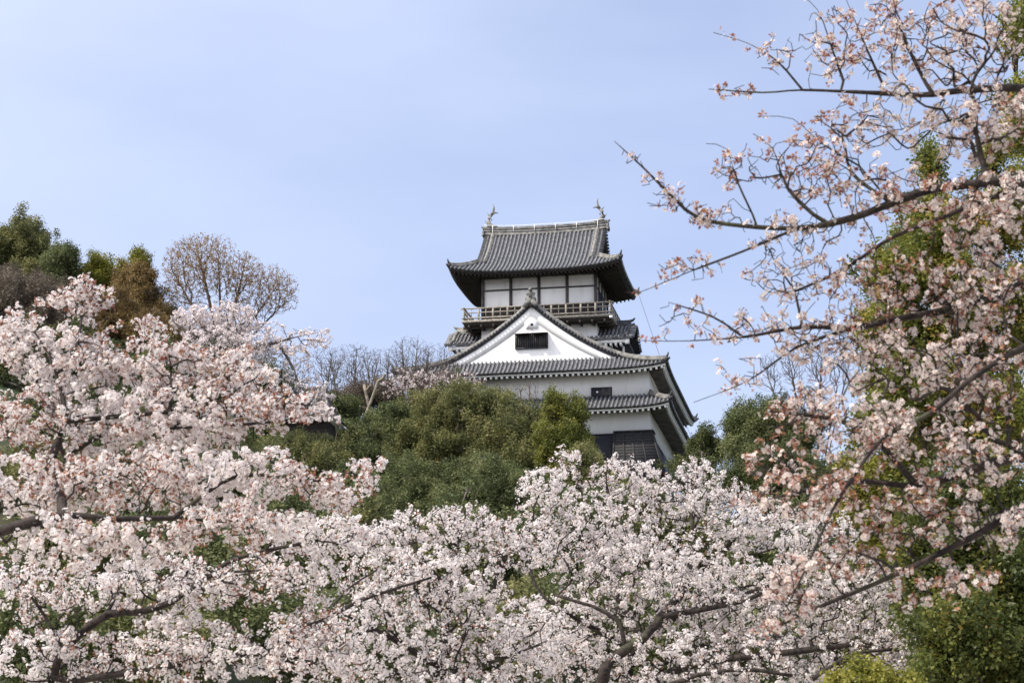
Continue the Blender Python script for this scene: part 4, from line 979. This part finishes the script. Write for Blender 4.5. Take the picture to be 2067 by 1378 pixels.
NC.append(cherry('cherry tree in the lower left whose crown fills the bottom corner', b,
  [[b, at(95, 1430, 22.5), at(110, 1360, 22.5), at(130, 1310, 22.4), at(215, 1240, 22.3), at(280, 1235, 22.3), at(350, 1213, 22.2), at(430, 1160, 22.2), at(540, 1150, 22.1)], L3([(350, 1213, 22.2), (470, 1130, 22.2), (640, 1090, 22)]), L3([(130, 1310, 22.4), (60, 1200, 22.5), (0, 1170, 22.5)]), L3([(110, 1380, 22.5), (300, 1350, 22.2), (490, 1320, 22.2), (640, 1330, 22)]), L3([(215, 1240, 22.3), (260, 1150, 22.8), (300, 1080, 23)]), L3([(560, 1275, 22), (650, 1250, 21.9), (760, 1190, 21.9), (900, 1130, 21.8)])],
  [(120, 1190, 170, 70, 22.6, .8, 368), (350, 1180, 160, 70, 22.6, .8, 416), (560, 1170, 150, 70, 22.2, .7, 368), (650, 1080, 120, 50, 22.2, .6, 256), (120, 1320, 170, 70, 22.6, .8, 320), (380, 1320, 190, 80, 22.3, .8, 512), (620, 1310, 120, 80, 22, .7, 336)],
  206, .13, .0031, .45, .075, .080, 6, 10, .0180, .046, 1, 1.3, gap=.10))
# right, very near: open branches reaching in from a trunk just outside the frame
b = np.array([4.6, 11.6, 0.0]); D = 11.0
tr = [b, np.array([4.5, 11.6, 1.6]), np.array([4.2, 11.5, 2.9])]
def fork(p): return p
root = np.array([4.2, 11.5, 2.9])
NC.append(cherry('near cherry tree at the right reaching in with dark open branches and reddish buds', b,
  [tr, [root, at(2350, 250, 11.3), at(2200, 190, 11.2), at(2067, 178, 11), at(1950, 182, 11), at(1860, 192, 11), at(1750, 187, 11), at(1620, 182, 11), at(1540, 187, 11), at(1430, 180, 11)],
   [root, at(2300, 500, 11.0), at(2180, 390, 10.9), at(2067, 362, 10.8), at(1980, 370, 10.8), at(1880, 382, 10.8), at(1800, 410, 10.8), at(1720, 440, 10.8), at(1620, 460, 10.8), at(1500, 456, 10.8), at(1410, 440, 10.8), at(1360, 400, 10.8), at(1300, 340, 10.8), at(1240, 285, 10.8)],
   L3([(1610, 460, 10.8), (1500, 507, 10.8), (1400, 545, 10.8), (1290, 590, 10.8), (1262, 590, 10.8)]),
   [root, at(2300, 600, 11.3), at(2180, 540, 11.3), at(2067, 572, 11.2), at(1990, 605, 11.2), at(1900, 628, 11.2), at(1820, 642, 11.2), at(1720, 662, 11.2), at(1620, 660, 11.2), at(1500, 680, 11.2), at(1380, 688, 11.2), at(1290, 687, 11.2)],
   L3([(1720, 662, 11.2), (1610, 700, 11.2), (1510, 768, 11.2), (1400, 812, 11.2)]),
   [root, at(2250, 760, 10.4), at(2140, 690, 10.4), at(2067, 700, 10.4), at(1960, 765, 10.4), at(1880, 832, 10.4), at(1790, 878, 10.4), at(1730, 950, 10.3), at(1680, 1030, 10.3), at(1630, 1140, 10.2), at(1590, 1220, 10.2)],
   L3([(2067, 372, 10.8), (1900, 440, 11), (1800, 480, 11), (1700, 545, 11), (1600, 590, 11)]),
   [root, at(2250, 930, 10.8), at(2067, 922, 10.8), at(1940, 955, 10.8), at(1850, 980, 10.8), at(1720, 972, 10.8), at(1560, 1005, 10.8), at(1430, 1030, 10.8)],
   [root, at(2250, 1040, 10.6), at(2060, 1040, 10.6), at(1960, 1085, 10.6), at(1870, 1130, 10.6), at(1760, 1180, 10.6), at(1640, 1230, 10.6), at(1540, 1280, 10.6)],
   L3([(1620, 182, 11), (1570, 125, 11), (1510, 88, 11), (1440, 66, 11)]), L3([(1710, 185, 11), (1680, 100, 11), (1650, 20, 11), (1600, -20, 11)]), L3([(1790, 188, 11), (1750, 100, 11), (1700, -20, 11)]), L3([(1880, 190, 11), (1835, 100, 11), (1800, 10, 11), (1790, -40, 11)]),
   L3([(1530, 456, 10.8), (1490, 370, 10.8), (1465, 300, 10.8), (1425, 290, 10.8)]), L3([(1660, 450, 10.8), (1590, 380, 10.8), (1560, 300, 10.8), (1520, 270, 10.8)]), L3([(1760, 350, 10.9), (1660, 290, 10.9), (1600, 240, 10.9), (1540, 235, 10.9)]),
   L3([(1800, 410, 10.8), (1720, 350, 10.9), (1700, 280, 10.9), (1650, 240, 10.9)]), L3([(1620, 660, 11.2), (1600, 580, 11.2), (1560, 530, 11.2)]), L3([(1500, 680, 11.2), (1440, 640, 11.2), (1350, 610, 11.2)]), L3([(1850, 980, 10.8), (1780, 900, 10.8), (1700, 850, 10.8), (1560, 830, 10.8)])],
  [(1275, 320, 26, 16, 10.8, .05, 21), (1320, 365, 30, 18, 10.8, .05, 29), (1370, 410, 36, 20, 10.8, .06, 35), (1430, 440, 50, 22, 10.8, .07, 35), (1480, 180, 60, 12, 11, .12, 17), (1560, 110, 50, 45, 11, .2, 29), (1680, 90, 80, 80, 11, .35, 128), (1800, 80, 90, 90, 11, .4, 167), (1950, 80, 120, 100, 11, .5, 313), (1800, 240, 160, 60, 11, .4, 209), (1980, 250, 110, 80, 11, .5, 271),
   (1500, 340, 80, 50, 10.8, .25, 59), (1640, 340, 110, 70, 10.8, .35, 205), (1350, 400, 60, 40, 10.8, .12, 31), (1450, 430, 70, 30, 10.8, .2, 35), (1780, 400, 120, 80, 10.8, .4, 184), (1600, 470, 110, 50, 10.8, .3, 153), (1980, 430, 110, 90, 10.8, .5, 334),
   (1400, 540, 90, 26, 10.8, .15, 41), (1600, 560, 110, 60, 11, .3, 153), (1780, 570, 130, 80, 11, .45, 184), (1980, 600, 110, 90, 11, .5, 397), (1380, 640, 70, 36, 11.2, .2, 35), (1500, 660, 90, 40, 11.2, .25, 59), (1640, 680, 110, 50, 11.2, .3, 205),
   (1500, 760, 80, 40, 11.2, .2, 35), (1760, 720, 130, 80, 11, .4, 212), (1960, 760, 130, 90, 10.8, .5, 418), (1620, 830, 90, 60, 10.8, .3, 205), (1560, 930, 70, 40, 10.8, .25, 91), (1760, 880, 130, 80, 10.6, .4, 313), (1960, 920, 130, 80, 10.7, .5, 313),
   (1640, 1000, 120, 60, 10.5, .35, 230), (1850, 1040, 150, 70, 10.6, .4, 229), (2000, 1060, 90, 60, 10.6, .4, 104), (1720, 1120, 100, 60, 10.5, .3, 125), (1600, 1180, 70, 80, 10.3, .3, 153), (1560, 1280, 50, 30, 10.4, .2, 35), (1860, 1190, 90, 50, 10.5, .3, 49), (1940, 1160, 80, 40, 10.5, .3, 37)],
  207, .05, .0020, .43, .052, .088, 6, 3.2, .0150, .026, 1, 2.6, petal='petal_near', leaf_len=.025, gap=.12, openf=lambda P: np.clip((P[:, 0] / P[:, 1] * FPX + 1033 - 1150) / 700 + np.clip((6.2 - P[:, 2]) * .25, -.2, .5), .3, 1.45), buds=2.6, fine=True))
